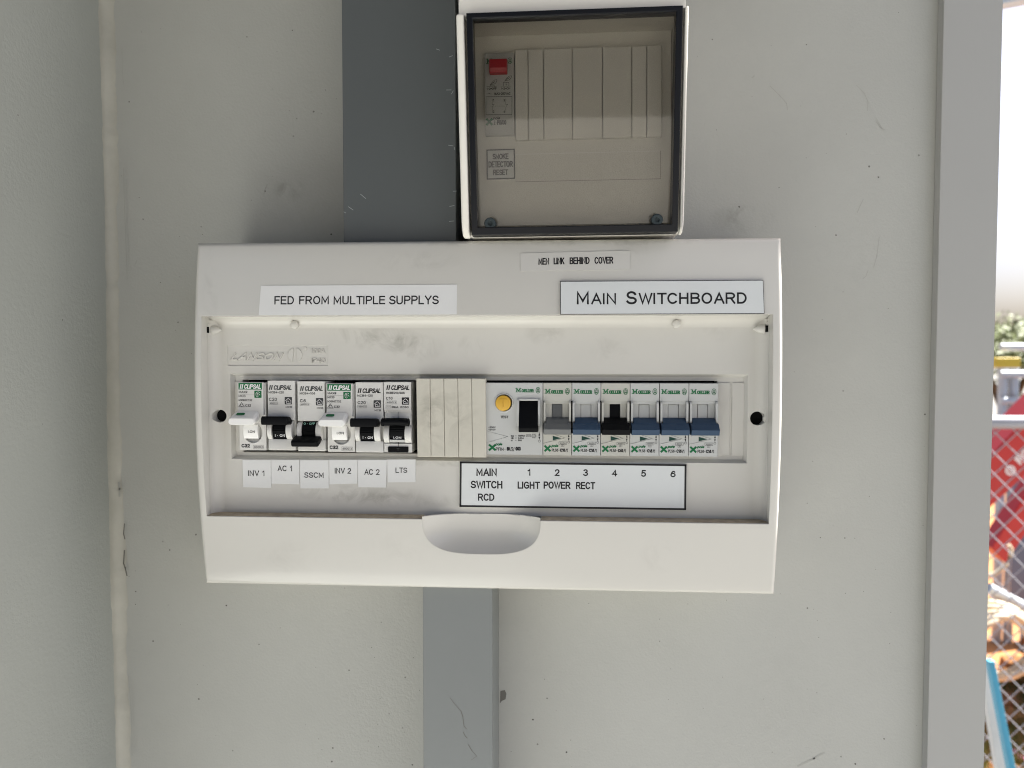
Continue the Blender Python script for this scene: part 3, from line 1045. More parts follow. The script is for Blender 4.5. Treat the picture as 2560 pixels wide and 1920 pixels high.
def max_breaker(px, py, lab, tone):
    ox, oz = W(px, py, 0)
    l = L(ox, oz)
    t = thing("circuit_breaker", (ox + 8.7, YW - 20, oz - 43), lab, "circuit breaker", "left group circuit breakers")
    g = G()
    l.b(g, 0, 17.2, 0, 24, .3, 42.7)
    l.b(g, .15, 16.4, -2.2, 0, 0, 20.3)
    body = part("body", g, M['mcb'], t)
    # round dish milled into the lower body
    c = G()
    c.disc(ox + 8.6, oz - 31.8, -3, 2.4, 6.4, n=36, rx=6.0)
    cut(body, [c])
    # lever
    g = G()
    top = [(1.3, 16.9), (12.0, 16.9), (13.8, 18.2), (14.7, 20.2)]
    rings = []
    for y, z0, z1, a, b, r in ((-1.0, 17.6, 24.6, -1.2, 13.4, 2.2), (-4, 18.4, 25.4, -2.0, 13.9, 2.2), (-8.0, 20.6, 26.0, -2.7, 13.9, 2.3), (-9.6, 21.3, 26.0, -2.9, 13.8, 2.2), (-10.2, 21.9, 25.7, -2.5, 13.4, 1.8)):
        rings.append([(ox + x, y, oz - z) for x, z in rrect(a, b, z0, z1, min(r, (z1 - z0) / 2 - .05))])
    g.loft(rings)
    lev = part("lever", g, M['white'], t, smooth=40)
    g = G()
    g.loft([[(ox + x, -6.5 + (20.0 - z) * -0.0 + (z - 19.0) * -1.7, oz - z - .25) for x, z in rrect(1.1, 6.1, 18.45, 19.65, .55)], [(ox + x, -4, oz - z - 1) for x, z in rrect(1.1, 6.1, 18.45, 19.65, .55)]])
    part("status_window", g, M['green'], lev)
    g = G()
    pr = [(1.8, 25.5), (-1.2, 26.5), (-2.2, 29), (-2.0, 32.5), (-.8, 35.3), (2.3, 35.3)]
    l.prof(g, pr, 3.2, 12.6)
    dial = part("dial", g, M['white'], t, smooth=40)
    g = G()
    l.b(g, 4.2, 12.4, 1.0, 2.3, 35.3, 35.75)
    part("dark_gap", g, M['void'], dial)
    g = G()
    y = -2.32
    o = lambda u: (u - 305) * K8
    p = lambda v: (v - 130) * K8
    g.poly(l.pts([(o(330), p(142)), (o(838), p(142)), (o(838), p(280)), (o(330), p(280))]), y, 2)
    logo(l, g, o(355), o(815), p(166), p(264), y - .06, 3)
    l.t(g, "MAX9", o(335), o(523), p(310), p(356), y, 1, bold=.02)
    g.stroke(l.pts([(o(330), p(380)), (o(670), p(380))]), .09, y, 4)
    l.t(g, "MCB", o(330), o(480), p(392), p(441), y, 1)
    l.t(g, "MX9MC132", o(330), o(625), p(482), p(528), y, 1)
    g.stroke(l.pts([(o(330), p(648)), (o(392), p(555)), (o(452), p(648))]), .28, y, 1, closed=True)
    g.ring(ox + o(392), oz - p(615), .75, .22, y, 1, a0=20, a1=330, n=16)
    l.t(g, "C32", o(470), o(595), p(592), p(646), y, 1)
    g.poly(l.pts(rrect(o(672), o(828), p(305), p(455), .35)), y, 2)
    q = [(o(790), p(345)), (o(765), p(328)), (o(725), p(335)), (o(705), p(370)), (o(710), p(410)), (o(735), p(438)), (o(755), p(425)), (o(750), p(400)), (o(728), p(378)), (o(735), p(355)), (o(765), p(372)), (o(795), p(395))]
    g.stroke(l.pts(q), .27, y - .06, 3)
    l.t(g, "C32", o(345), o(530), p(1446), p(1524), -.12, 1, bold=.03)
    boxed(l, g, "6000", o(605), o(835), p(1474), p(1550), -.12, 4)
    l.t(g, "I.ON", o(525), o(675), p(1148), p(1200), -2.35, 1, bold=.008)
    part("lettering", g, INKS, t, smooth=0, normals=False)


def house_breaker(px, py, lab, rating, on, code, tone, lx=0.0, lz=0.0):
    ox, oz = W(px, py, 0)
    l = L(ox, oz)
    t = thing("circuit_breaker", (ox + 8.7, YW - 20, oz - 43.6), lab, "circuit breaker", "left group circuit breakers")
    g = G()
    zt = 24.6
    l.b(g, 0, 17.2, -1.2, 24, 0, zt)
    l.b(g, .2, 17.0, 1.6, 24, zt, 36.6)
    l.prof(g, [(24, 36.6), (-.6, 36.6), (-1.0, 37.2), (-1.0, 43.2), (-.6, 43.6), (24, 43.6)], 0, 17.2)
    part("body", g, M['mcb'], t)
    # curved cheeks either side of the rocker
    arc = [(1.5, 25.2)] + [(1.6 - 5.4 * math.sin(rad(a)), 31.0 - 6.2 * math.cos(rad(a))) for a in range(20, 161, 14)] + [(1.5, 36.5)]
    for a, b in ((-1.1, 2.7), (11.9, 15.6)):
        g = G()
        l.prof(g, arc, max(a, .05), b)
        part("cheek", g, M['mcb'], t, smooth=40)
    g = G()
    st = [(1.8, 25.0)] + [(1.6 - 3.6 * math.sin(rad(a)), 31.0 - 5.8 * math.cos(rad(a))) for a in range(15, 166, 10)] + [(1.8, 36.4)]
    l.prof(g, st, 2.8, 11.8)
    for z in (30.2, 31.2):
        l.b(g, 3.0, 11.6, -2.35, -1, z, z + .35)
    lev = part("lever", g, M['black'], t, smooth=40)
    g = G()
    if on:
        z0, z1 = 21.6, 26.9
        pr = [(0, 25.0), (-3.5, 22.4), (-8.4, 21.7), (-9.4, 22.3), (-9.8, 24.8), (-9.2, 26.9), (-5, 26.8), (-1.6, 27.6)]
    else:
        pr = [(-1.6, 33.6), (-5, 34.4), (-9.6, 36.2), (-10.2, 37.2), (-9.6, 39.6), (-8.6, 39.9), (-4, 38.2), (0, 36.0)]
    s_ = lambda x: [(ox + x, y, oz - z) for y, z in pr]
    cz_ = sum(z for _, z in pr) / len(pr)
    cy_ = sum(y for y, _ in pr) / len(pr)
    sm = lambda x: [(ox + x, cy_ + (y - cy_) * .8, oz - (cz_ + (z - cz_) * .8)) for y, z in pr]
    g.loft([sm(-1.6), s_(-1.0), s_(14.7), sm(15.3)])
    part("lever_grip", g, M['black'], lev)
    g = G()
    y = -1.32
    o = lambda u: (u - 920) * K8 + lx
    p = lambda v: (v - 95) * K8 + lz
    logo(l, g, o(945), o(1435), p(190), p(288), y, tone)
    l.t(g, code, o(938), o(1270), p(319), p(366), y, 1)
    if rating == "C6":
        l.t(g, rating, o(942), o(1068), p(466), p(530), y, 1)
    else:
        l.t(g, rating, o(942), o(1118), p(456), p(524), y, 1)
    boxed(l, g, "4500", o(945), o(1138), p(546), p(603), y, 4)
    house(l, g, o(1285), p(440), 4.6, y, 1)
    l.t(g, "MCB", o(1305), o(1442), p(632), p(672), y, 1)
    if on:
        l.t(g, "I · ON", 4.5, 10.9, 33.4, 35.0, -1.92, 3, bold=.012)
    else:
        l.t(g, "O · OFF", 3.9, 11.2, 25.6, 27.0, -1.75, 5, bold=.012)
    part("lettering", g, INKS, t, smooth=0, normals=False)


def residual_breaker(px, py, lab):
    ox, oz = W(px, py, 0)
    l = L(ox, oz)
    t = thing("circuit_breaker", (ox + 8.7, YW - 20, oz - 43.6), lab, "circuit breaker", "left group circuit breakers")
    o = lambda u: (u - 1330) * K8
    p = lambda v: (v - 125) * K8
    g = G()
    l.b(g, 0, 17.0, -1.6, 24, 0, p(708))
    l.b(g, 0, 17.0, -.6, 24, p(708), p(752))
    l.b(g, .1, 8.4, .4, 24, p(752), p(1030))
    l.b(g, 8.65, 16.9, .4, 24, p(752), p(1030))
    l.b(g, .2, 17.0, 1.8, 24, p(1030), p(1420))
    l.b(g, 0, 8.6, -1.0, 24, p(1420), p(1605))
    l.b(g, 8.95, 17.4, -1.0, 24, p(1420), p(1605))
    part("body", g, M['mcb'], t)
    arc = [(1.5, p(1030))] + [(1.6 - 5.0 * math.sin(rad(a)), 32.4 - 5.9 * math.cos(rad(a))) for a in range(20, 161, 14)] + [(1.5, p(1420))]
    for a, b in ((.05, 3.3), (13.2, 17.3)):
        g = G()
        l.prof(g, arc, a, b)
        part("cheek", g, M['mcb'], t, smooth=40)
    g = G()
    l.prof(g, [(1.7, p(1330)), (-1.8, p(1335)), (-1.4, p(1385)), (1.7, p(1420))], 3.5, 13.1)
    part("guard", g, M['mcb2'], t)
    g = G()
    st = [(1.8, p(1010))] + [(1.7 - 3.8 * math.sin(rad(a)), 31.0 - 5.6 * math.cos(rad(a))) for a in range(15, 150, 9)] + [(1.8, p(1335))]
    l.prof(g, st, 3.5, 13.2)
    for k in range(4):
        l.b(g, 3.7, 13.0, -2.3, -1, 27.4 + k * 1.0, 27.75 + k * 1.0)
    lev = part("lever", g, M['black'], t, smooth=40)
    g = G()
    rings = []
    for x, s_, dz in ((-.5, .8, .35), (-.2, 1, .3), (1.2, 1, .3), (1.25, .94, .1), (8, .94, -.1), (15.2, .94, .1), (15.25, 1, .3), (16.4, 1, .3), (16.7, .8, .35)):
        rings.append([(ox + x, -6.0 + 3.2 * s_ * math.cos(k * .3927), oz - (p(945) + dz) + 2.5 * s_ * math.sin(k * .3927)) for k in range(16)])
    g.loft(rings)
    l.prof(g, [(-6, p(900)), (-6, p(1010)), (0, p(1030)), (0, p(960))], 3.6, 13.0)
    part("lever_grip", g, M['black'], lev, smooth=40)
    g = G()
    l.b(g, o(1415), o(1845), -1.9, 0, p(1480), p(1600))
    part("test_button", g, M['black'], t, bev=.35)
    g = G()
    l.b(g, 8.6, 8.95, -.9, 0, p(1345), p(1482))
    part("dark_gap", g, M['void'], t)
    g = G()
    y = -1.72
    logo(l, g, o(1385), o(1875), p(190), p(290), y, 0)
    l.t(g, "RCBE210/30S", o(1385), o(1778), p(328), p(374), y, 1, bold=.012)
    l.t(g, "C10", o(1380), o(1520), p(434), p(492), y, 1, bold=.006)
    boxed(l, g, "4500", o(1380), o(1600), p(518), p(582), y, 4)
    house(l, g, o(1715), p(445), 4.5, y, 0)
    g.stroke(l.pts([(o(1380), p(612)), (o(1478), p(612)), (o(1478), p(668)), (o(1380), p(668))]), .1, y, 4, closed=True)
    g.stroke(l.pts([(o(1392), p(648)), (o(1410), p(630)), (o(1428), p(650)), (o(1445), p(630)), (o(1465), p(650))]), .1, y, 4)
    l.t(g, "30mA", o(1495), o(1642), p(628), p(670), y, 1, bold=.012)
    l.t(g, "RCBO", o(1685), o(1858), p(628), p(670), y, 1, bold=.012)
    l.t(g, "I.ON", o(1535), o(1700), p(1266), p(1312), -2.05, 3, bold=.012)
    l.t(g, "T", o(1600), o(1660), p(1515), p(1565), -2.0, 1)
    part("lettering", g, INKS, t, smooth=0, normals=False)


max_breaker(597, 955.7, "breaker with green banner and white lever above the INV 1 label", 0)
house_breaker(671, 951.5, "white breaker with raised black lever above the AC 1 label", "C20", True, "MCB4-120", 1)
house_breaker(745, 953.2, "white breaker with black lever thrown down to OFF above the SSCM label", "C6", False, "MCB4-106", 1, lx=.9, lz=.2)
max_breaker(818, 958.5, "breaker with green banner and white lever above the INV 2 label", 0)
house_breaker(890, 955.7, "white breaker with raised black lever above the AC 2 label", "C20", True, "MCB4-120", 0, lx=.55, lz=.9)
residual_breaker(960.5, 955, "breaker with rounded black lever and black test button above the LTS label")

# blanking strip of five poles
bxa, bza = W(1040, 946, -3)
bxb, bzb = W(1214, 1144, -3)
g = G()
t = thing("blanking_strip", ((bxa + bxb) / 2, 0, bzb), "stained cream five-pole blanking strip between the two groups of breakers", "blanking strip")
w5 = (bxb - bxa) / 5
for k in range(5):
    g = G()
    lean = .25
    g.pxz([(bxa + w5 * k + .06, bza), (bxa + w5 * (k + 1) - .06, bza), (bxa + w5 * (k + 1) - .06 + .5, bzb), (bxa + w5 * k + .06 + .5, bzb)], -3 + (k % 2) * .12, YT - .6)
    part("pole_blank", g, M['cream'], t, bev=.45)


# ------------------------------------------------------------------ breakers, right group
K3 = 0.05524


def emblem(g, x, z, rx, rz, y, m):
    g.ring(x, z, rx, .28, y, m, ry=rz)
    g.stroke([(x - rx * .5, z + rz * .18), (x, z + rz * .68), (x + rx * .5, z + rz * .18)], .24, y, m, closed=True)
    g.stroke([(x - rx * .5, z - rz * .6), (x - rx * .42, z - rz * .12), (x, z - rz * .45), (x + rx * .42, z - rz * .12), (x + rx * .5, z - rz * .6)], .34, y, m)


def serif_name(g, x0, x1, z0, z1, y, m):
    """slab-serif small caps"""
    w_, h_ = x1 - x0, z1 - z0
    g.text("M", x0 + w_ * .035, x0 + w_ * .27, z0, z1, y, m, bold=.045)
    for a, b in ((0, .105), (.205, .305)):
        g.stroke([(x0 + w_ * a, z0 + h_ * .06), (x0 + w_ * b, z0 + h_ * .06)], h_ * .12, y - .02, m)
    g.stroke([(x0, z0 + h_ * .94), (x0 + w_ * .09, z0 + h_ * .94)], h_ * .12, y - .02, m)
    g.stroke([(x0 + w_ * .215, z0 + h_ * .94), (x0 + w_ * .305, z0 + h_ * .94)], h_ * .12, y - .02, m)
    g.text("OELLER", x0 + w_ * .325, x1, z0 - h_ * .02, z0 + h_ * .76, y, m, bold=.03)
    c0, cw = x0 + w_ * .325, w_ * .675
    for k, (a, b) in enumerate(((.2, .34), (.37, .5), (.54, .67), (.70, .83), (.86, 1.0))):
        g.stroke([(c0 + cw * a, z0 + h_ * .03), (c0 + cw * (a + .10), z0 + h_ * .03)], h_ * .09, y - .02, m)
        g.stroke([(c0 + cw * a, z0 + h_ * .71), (c0 + cw * (a + .07), z0 + h_ * .71)], h_ * .09, y - .02, m)


def arrows(g, x, z, k, y, m):
    """switch symbol: stem, two arrow heads, small ring; z = top"""
    g.stroke([(x, z), (x, z - 4.6 * k)], .14, y, m)
    g.poly([(x - .5 * k, z - 2.2 * k), (x + .5 * k, z - 2.2 * k), (x, z - .5 * k)], y - .03, m)
    g.poly([(x - .5 * k, z - 3.0 * k), (x + .5 * k, z - 3.0 * k), (x, z - 4.6 * k)], y - .03, m)
    g.ring(x, z - 5.4 * k, .62 * k, .16, y, m, n=16)


def pole_breaker(k, rating, body, lever, stem, lab):
    ox = -11.15 + 17.62 * k
    oz = -18.3
    l = L(ox, oz)
    t = thing("circuit_breaker", (ox + 8.7, YW - 20, oz - 44.3), lab, "circuit breaker", "right group circuit breakers")
    B = M[body]
    wd = 17.25
    g = G()
    l.b(g, 0, wd, 0, 24, 0, 10.9)
    l.b(g, .9, wd - .9, .5, 24, 10.9, 12.7)
    l.b(g, .1, wd - .1, 4.4, 24, 12.7, 30.5)
    l.b(g, 0, wd, 0, 24, 30.5, 44.3)
    l.b(g, 1.5, 5.2, 2.0, 5, 12.7, 22)
    l.b(g, 11.7, 15.5, 2.0, 5, 12.7, 22)
    part("body", g, B, t)
    ear = [(4.4, 10.9), (-1.6, 11.0), (-2.4, 12.0), (-2.4, 22.8), (-1.4, 24.2), (4.4, 24.4)]
    for a, b in ((.25, 1.45), (15.6, 16.9)):
        g = G()
        l.prof(g, ear, a, b)
        part("ear", g, B, t)
    g = G()
    l.prof(g, [(4, 12.9), (2.6, 13.0), (1.9, 17), (2.0, 21.4), (4, 21.6)], 5.5, 11.4)
    st_ = part("lever_stem", g, M[stem], t, smooth=40)
    g = G()
    l.prof(g, [(4, 21.0), (1.6, 21.0), (-.6, 21.6), (-4.6, 24.0), (-4.6, 24.8), (4, 26)], 1.7, 15.4)
    l.prof(g, [(3, 23.8), (-4.0, 24.0), (-5.0, 24.4), (-8.2, 27.1), (-8.6, 27.5), (-7.4, 30.6), (-6.8, 30.8), (3, 30.8)], .35, 16.8)
    part("lever", g, M[lever], t)
    g = G()
    y = -.12
    o = lambda u: (u - 137) * K3
    p = lambda v: (v - 165) * K3
    serif_name(g, ox + o(155), ox + o(357), oz - p(281), oz - p(231), y, 2)
    emblem(g, ox + o(403), oz - p(256), 1.25, 1.85, y, 2)
    g.poly(l.pts([(o(243), p(750)), (o(336), p(776)), (o(243), p(800))]), y, 6)
    arrows(g, ox + o(419), oz - p(722), 1.0, y, 0)
    g.stroke(l.pts([(o(311), p(816)), (o(397), p(816)), (o(397), p(844)), (o(311), p(844))]), .13, y, 0, closed=True)
    l.t(g, "6000", o(325), o(384), p(824), p(837), y, 0)
    g.stroke(l.pts([(o(338), p(846)), (o(368), p(846)), (o(368), p(867)), (o(338), p(867))]), .11, y, 0, closed=True)
    l.t(g, "3", o(349), o(358), p(850), p(863), y, 0)
    l.t(g, "X", o(150), o(221), p(857), p(925), y, 2, bold=.075)
    l.t(g, "pole", o(224), o(306), p(846), p(882), y - .02, 2, shear=.3, bold=.006)
    l.t(g, "PLS6", o(233), o(302), p(893), p(925), y, 0, bold=-.012)
    l.t(g, "-", o(306), o(318), p(908), p(912), y, 0)
    l.t(g, rating, o(323), o(380), p(890), p(927), y, 0, bold=.025)
    l.t(g, "/1", o(384), o(409), p(892), p(928), y, 0, bold=-.005)
    part("lettering", g, INKS, t, smooth=0, normals=False)
    # embossed wedge
    g = G()
    a, b, c = l.pts([(o(215), p(722)), (o(380), p(776)), (o(139), p(836))])
    for q, w_ in (((a, b), .55), ((b, c), .4)):
        (xa, za), (xb, zb_) = q
        dx, dz = xb - xa, zb_ - za
        n_ = math.hypot(dx, dz)
        nx, nz = -dz / n_ * w_ / 2, dx / n_ * w_ / 2
        g.loft([[(xa + nx, .05, za + nz), (xa, -.28, za), (xa - nx, .05, za - nz)], [(xb + nx, .05, zb_ + nz), (xb, -.28, zb_), (xb - nx, .05, zb_ - nz)]])
    part("raised_wedge", g, B, t, smooth=0)


def main_switch():
    oz = -18.3
    xr = -11.15 - .4
    xl_ = xr - 34.9
    t = thing("main_switch", ((xl_ + xr) / 2, YW - 20, oz - 44), "wide grey main switch with round yellow test button and black rocker", "main switch")
    q = lambda u, v: W(1200 + u / 8.296, 940 + v / 8.296, 0)
    B = M['mcb2']
    g = G()
    g.box(xl_, xr, 0, 24, oz, oz - 44.1)
    body = part("body", g, B, t)
    (xa, za), (xb, zb_) = q(812, 520), q(1202, 1150)
    c = G()
    c.box(xa - .3, xb + .3, -5, 5, za + .2, zb_ - .1)
    xc, zc = q(495, 555)
    c2_ = G()
    c2_.disc(xc, zc, -4, 4, 5.15, n=40)
    cut(body, [c, c2_])
    g = G()
    for u0, u1 in ((765, 812), (1204, 1252)):
        (x0, z0), (x1, z1) = q(u0, 470), q(u1, 1025)
        g.pyz([(.1, z0), (-1.4, z0 - .4), (-2.2, z0 - 2), (-2.2, z1 + 1.2), (-1.4, z1), (.1, z1)], x0, x1)
    (x0, z0), (x1, z1) = q(812, 468), q(1204, 505)
    g.box(x0, x1, -1.2, .1, z0, z1)
    part("rocker_guard", g, B, t)
    g = G()
    zz = [za - (za - zb_) * k for k in (0, .28, .45, .6, .85, .88, 1)]
    g.pyz([(4.5, zz[0]), (1.5, zz[0]), (-1.0, zz[1]), (-2.6, zz[2]), (-3.6, zz[3]), (-6.2, zz[4]), (-6.2, zz[5]), (-5.0, zz[6]), (4.5, zz[6])], xa, xb)
    part("rocker", g, M['black'], t)
    g = G()
    rings = []
    for y, r in ((-.05, 6.0), (-.5, 5.9), (-.6, 5.6), (-.5, 5.25), (.5, 5.15)):
        rings.append([(xc + r * math.cos(k * .1571), y, zc + r * math.sin(k * .1571)) for k in range(40)])
    g.loft(rings, caps=False)
    bt = part("test_button_collar", g, B, t, smooth=50)
    g = G()
    xc2, zc2 = q(483, 560)
    rings = []
    for y, r in ((4, 4.75), (-1.0, 4.75), (-1.5, 4.6), (-1.7, 4.2)):
        rings.append([(xc2 + r * math.cos(k * .1571), y, zc2 + r * math.sin(k * .1571)) for k in range(40)])
    g.loft(rings)
    g.text("T", xc2 - 1.9, xc2 + 1.9, zc2 - 2.6, zc2 + 2.5, -1.68, 1, depth=.22, bold=-.02)
    part("test_button", g, [M['yellow'], M['yellow']], t)
    g = G()
    y = -.12

    def tt(s_, u0, u1, v0, v1, m=0, **k):
        (a, b), (c_, d) = q(u0, v0), q(u1, v1)
        g.text(s_, a, c_, d, b, y, m, **k)
    (a, b), (c_, d) = q(740, 252), q(1115, 338)
    serif_name(g, a, c_, d, b, y, 2)
    x, z = q(1203, 295)
    emblem(g, x, z, 1.25, 1.8, y, 2)
    tt("TEST", 425, 590, 824, 878, bold=.008)
    tt("~230V", 175, 325, 1046, 1080, bold=.01)
    tt("~240V", 175, 325, 1097, 1131, bold=.01)
    for k, (s1, s2, u1) in enumerate((("Inc", "10000A", 932), ("Idn", "0.03A", 910), ("In", "80A", 868))):
        v = 1222 + k * 47
        tt(s1, 640, 705 - (30 if k == 2 else 0), v, v + 38, bold=.01)
        tt("=", 733, 757, v + 10, v + 26)
        tt(s2, 788, u1, v, v + 36, bold=.012)
    g.stroke([q(962, 1215), q(1050, 1215), q(1050, 1258), q(962, 1258)], .13, y, 0, closed=True)
    g.stroke([q(972, 1245), q(985, 1225), q(1005, 1245), q(1022, 1228), q(1040, 1245)], .12, y, 0)
    x, z = q(1118, 1245)
    g.ring(x, z, 1.1, .16, y, 0, n=12)
    for k in range(6):
        g.ring(x + 1.25 * math.cos(k * 1.047), z + 1.25 * math.sin(k * 1.047), .22, .16, y - .02, 0, n=8)
    tt("-25", 1098, 1142, 1234, 1256)
    x, z = q(1230, 1155)
    arrows(g, x, z, 1.08, y, 0)
    tt("X", 182, 330, 1415, 1550, 2, bold=.075)
    tt("pole", 312, 465, 1385, 1455, 2, shear=.3, bold=.006)
    tt("PFIM", 330, 490, 1482, 1550, bold=-.012)
    tt("-", 505, 530, 1515, 1523)
    tt("80", 553, 620, 1470, 1550, bold=.02)
    tt("/2/", 630, 715, 1475, 1558, bold=-.008)
    tt("003", 735, 846, 1468, 1548, bold=.02)
    part("lettering", g, INKS, t, smooth=0, normals=False)
    g = G()
    a, b, c_ = q(120, 1142), q(580, 1262), q(120, 1394)
    for (pa, pb), w_ in (((a, b), .5), ((b, c_), .4)):
        (x0, z0), (x1, z1) = pa, pb
        dx, dz = x1 - x0, z1 - z0
        n_ = math.hypot(dx, dz)
        nx, nz = -dz / n_ * w_ / 2, dx / n_ * w_ / 2
        g.loft([[(x0 + nx, .05, z0 + nz), (x0, -.26, z0), (x0 - nx, .05, z0 - nz)], [(x1 + nx, .05, z1 + nz), (x1, -.26, z1), (x1 - nx, .05, z1 - nz)]])
    part("raised_wedge", g, B, t, smooth=0)


main_switch()
pole_breaker(0, "C10", 'mcb3', 'greyp', 'greyp', "breaker with a grey lever above the number 1 on the legend plate")
pole_breaker(1, "C16", 'mcb2', 'blue', 'mcb2', "blue-lever breaker above the number 2 on the legend plate")
pole_breaker(2, "C40", 'mcb3', 'black', 'black', "breaker with a black lever above the number 3 on the legend plate")
pole_breaker(3, "C16", 'mcb2', 'blue', 'mcb2', "blue-lever breaker above the number 4 on the legend plate")
pole_breaker(4, "C16", 'mcb2', 'blue', 'mcb2', "blue-lever breaker above the number 5 on the legend plate")
pole_breaker(5, "C16", 'mcb2', 'blue', 'mcb2', "blue-lever breaker above the number 6, last in the row beside the blank strips")

# ------------------------------------------------------------------ small enclosure with tinted window (slightly rotated, front leaning)
BA = rad(0.4)
BC = W(1432, 300, 0)
cA, sA = math.cos(BA), math.sin(BA)


def bx_world(p):
    x, y, z = p
    dx, dz = x - BC[0], z - BC[1]
    return (BC[0] + dx * cA - dz * sA, y, BC[1] + dx * sA + dz * cA)


def bl(px, py, Y):
    x, z = W(px, py, Y)
    dx, dz = x - BC[0], z - BC[1]
    return (BC[0] + dx * cA + dz * sA, BC[1] - dx * sA + dz * cA)


def lidY(z):
    return -16.5 - (z - 69) * .145


def lid(px, py):
    Y = -25.0
    for _ in range(8):
        x, z = bl(px, py, Y)
        Y = lidY(z)
    return x, z


en = thing("enclosure", (BC[0], YW, 69), "small cream wall enclosure with a dark tinted see-through lid above the main switchboard", "electrical enclosure")
(ex0, _), (ex1, ezt) = lid(1147, 300), lid(1722, 20)
_, ezr = lid(1432, 24)
ezb = lid(1432, 590)[1]
rlx1, rrx0 = lid(1172, 300)[0], lid(1701, 300)[0]
# body: side walls, floor, top block, back
g = G()
yi = -2.0
zt_ = 262
fr = lambda z, b=6.0: lidY(z) + b
for a, b in ((ex0 + 1.2, ex0 + 4.5), (ex1 - 4.5, ex1 - 1.2)):
    g.pyz([(YW - .4, ezb + 2), (fr(ezb + 2), ezb + 2), (fr(ezr), ezr), (YW - .4, ezr)], a, b)
g.pyz([(YW - .4, ezb + 1.5), (fr(ezb), ezb + 1.5), (fr(ezb), ezb + 4.5), (YW - .4, ezb + 4.5)], ex0 + 4.5, ex1 - 4.5)
g.pyz([(YW - .4, ezr), (fr(ezr, 3), ezr), (fr(ezr, 3), zt_), (YW - .4, zt_)], ex0 + 1.2, ex1 - 1.2)
part("box_body", g, M['boxp'], en, bx_world)
for a, b in ((ex0, rlx1 - 1.2), (rrx0 + 1.2, ex1)):
    g = G()
    zb2 = ezb + .5
    pr = [(lidY(ezr) + 9, ezr)] + [(lidY(ezr) - .5, ezr)] + [(lidY(zb2 + 9) - 1.5, zb2 + 9), (lidY(zb2 + 4) - .5, zb2 + 4), (lidY(zb2) + 4, zb2 + .5), (lidY(zb2) + 9, zb2)]
    g.pyz(pr, a, b)
    part("side_rail", g, M['boxp'], en, bx_world, bev=1.2)
# escutcheon inside
g = G()
zi0, zi1 = ezb + 5, ezr
g.box(ex0 + 5, ex1 - 5, yi, yi + 3, zi0, zi1)
esc = part("inner_panel", g, M['inner'], en, bx_world)
g = G()
pA, pB = bl(1289, 386, yi), bl(1651, 447, yi)
g.stroke([(pA[0], pA[1]), (pB[0], pA[1])], .5, yi - .08, 0)
g.stroke([(pA[0], pB[1]), (pB[0], pB[1])], .35, yi - .08, 1)
g.stroke([(pB[0], pA[1]), (pB[0], pB[1])], .3, yi - .08, 1)
part("card_groove", g, [M['white'], M['scuff']], esc, bx_world, smooth=0, normals=False)
# lid
(lx0, lzt), (lx1, _), (_, lzb) = lid(1173, 300), lid(1700, 20), lid(1432, 584)
lzt = lid(1432, 26)[1]
lx1 = lid(1700, 300)[0]


def slab(g, x0, x1, z0, z1, f0, f1, m=0):
    """bar lying in the leaning lid plane; f0..f1 = offsets of its front and back"""
    g.pyz([(lidY(z0) + f0, z0), (lidY(z1) + f0, z1), (lidY(z1) + f1, z1), (lidY(z0) + f1, z0)], x0, x1, m)


g = G()
bw = 3.4
slab(g, lx0, lx0 + bw, lzb, lzt, -1.2, 9)
slab(g, lx1 - bw, lx1, lzb, lzt, -1.2, 9)
slab(g, lx0 + bw, lx1 - bw, lzt - 2.6, lzt, -1.2, 6)
slab(g, lx0 + bw, lx1 - bw, lzb, lzb + 4.2, -1.2, 9)
part("window_frame", g, M['gasket'], en, bx_world)
g = G()
yb_, yt_ = lidY(lzb) + 7.4, lidY(lzt) + .3
g.pyz([(yb_, lzb + 1.5), (yt_, lzt - 1), (yt_ + 2.2, lzt - 1), (yb_ + 2.2, lzb + 1.5)], lx0 + 1, lx1 - 1)
part("window_pane", g, M['pane'], en, bx_world, smooth=0)
for sx_, sy_ in ((1225, 558), (1643, 549)):
    x, z = lid(sx_, sy_)
    g = G()
    yy = lidY(z)
    rings = []
    for y, r in ((7.0, 3.4), (.2, 3.4), (-.3, 3.0), (-.3, 1.5), (.8, 1.2)):
        rings.append([(x + r * math.cos(k * .2618), yy + y, z + r * math.sin(k * .2618)) for k in range(24)])
    g.loft(rings)
    part("lid_screw", g, M['screw'], en, bx_world)

# seven-part blank row in the enclosure
YM = -7.0
ux = [455, 545, 650, 845, 1050, 1250, 1352, 1455]
t = thing("blanking_strip", (BC[0] + 10, yi, bl(1470, 345, YM)[1]), "beige blanking strip behind the tinted lid beside the red button switch", "blanking strip")
zA, zB = bl(1470, 115, YM)[1], bl(1470, 344, YM)[1]
for a, b in zip(ux, ux[1:]):
    xa, xb = bl(1120 + a / 2.72, 230, YM)[0], bl(1120 + b / 2.72, 230, YM)[0]
    g = G()
    g.pyz([(yi - .05, zA), (YM, zA - .8), (YM, zB + 4), (YM + 1.6, zB), (yi - .05, zB)], xa + .15, xb - .15)
    part("pole_blank", g, M['inner'], t, bx_world, bev=.5)

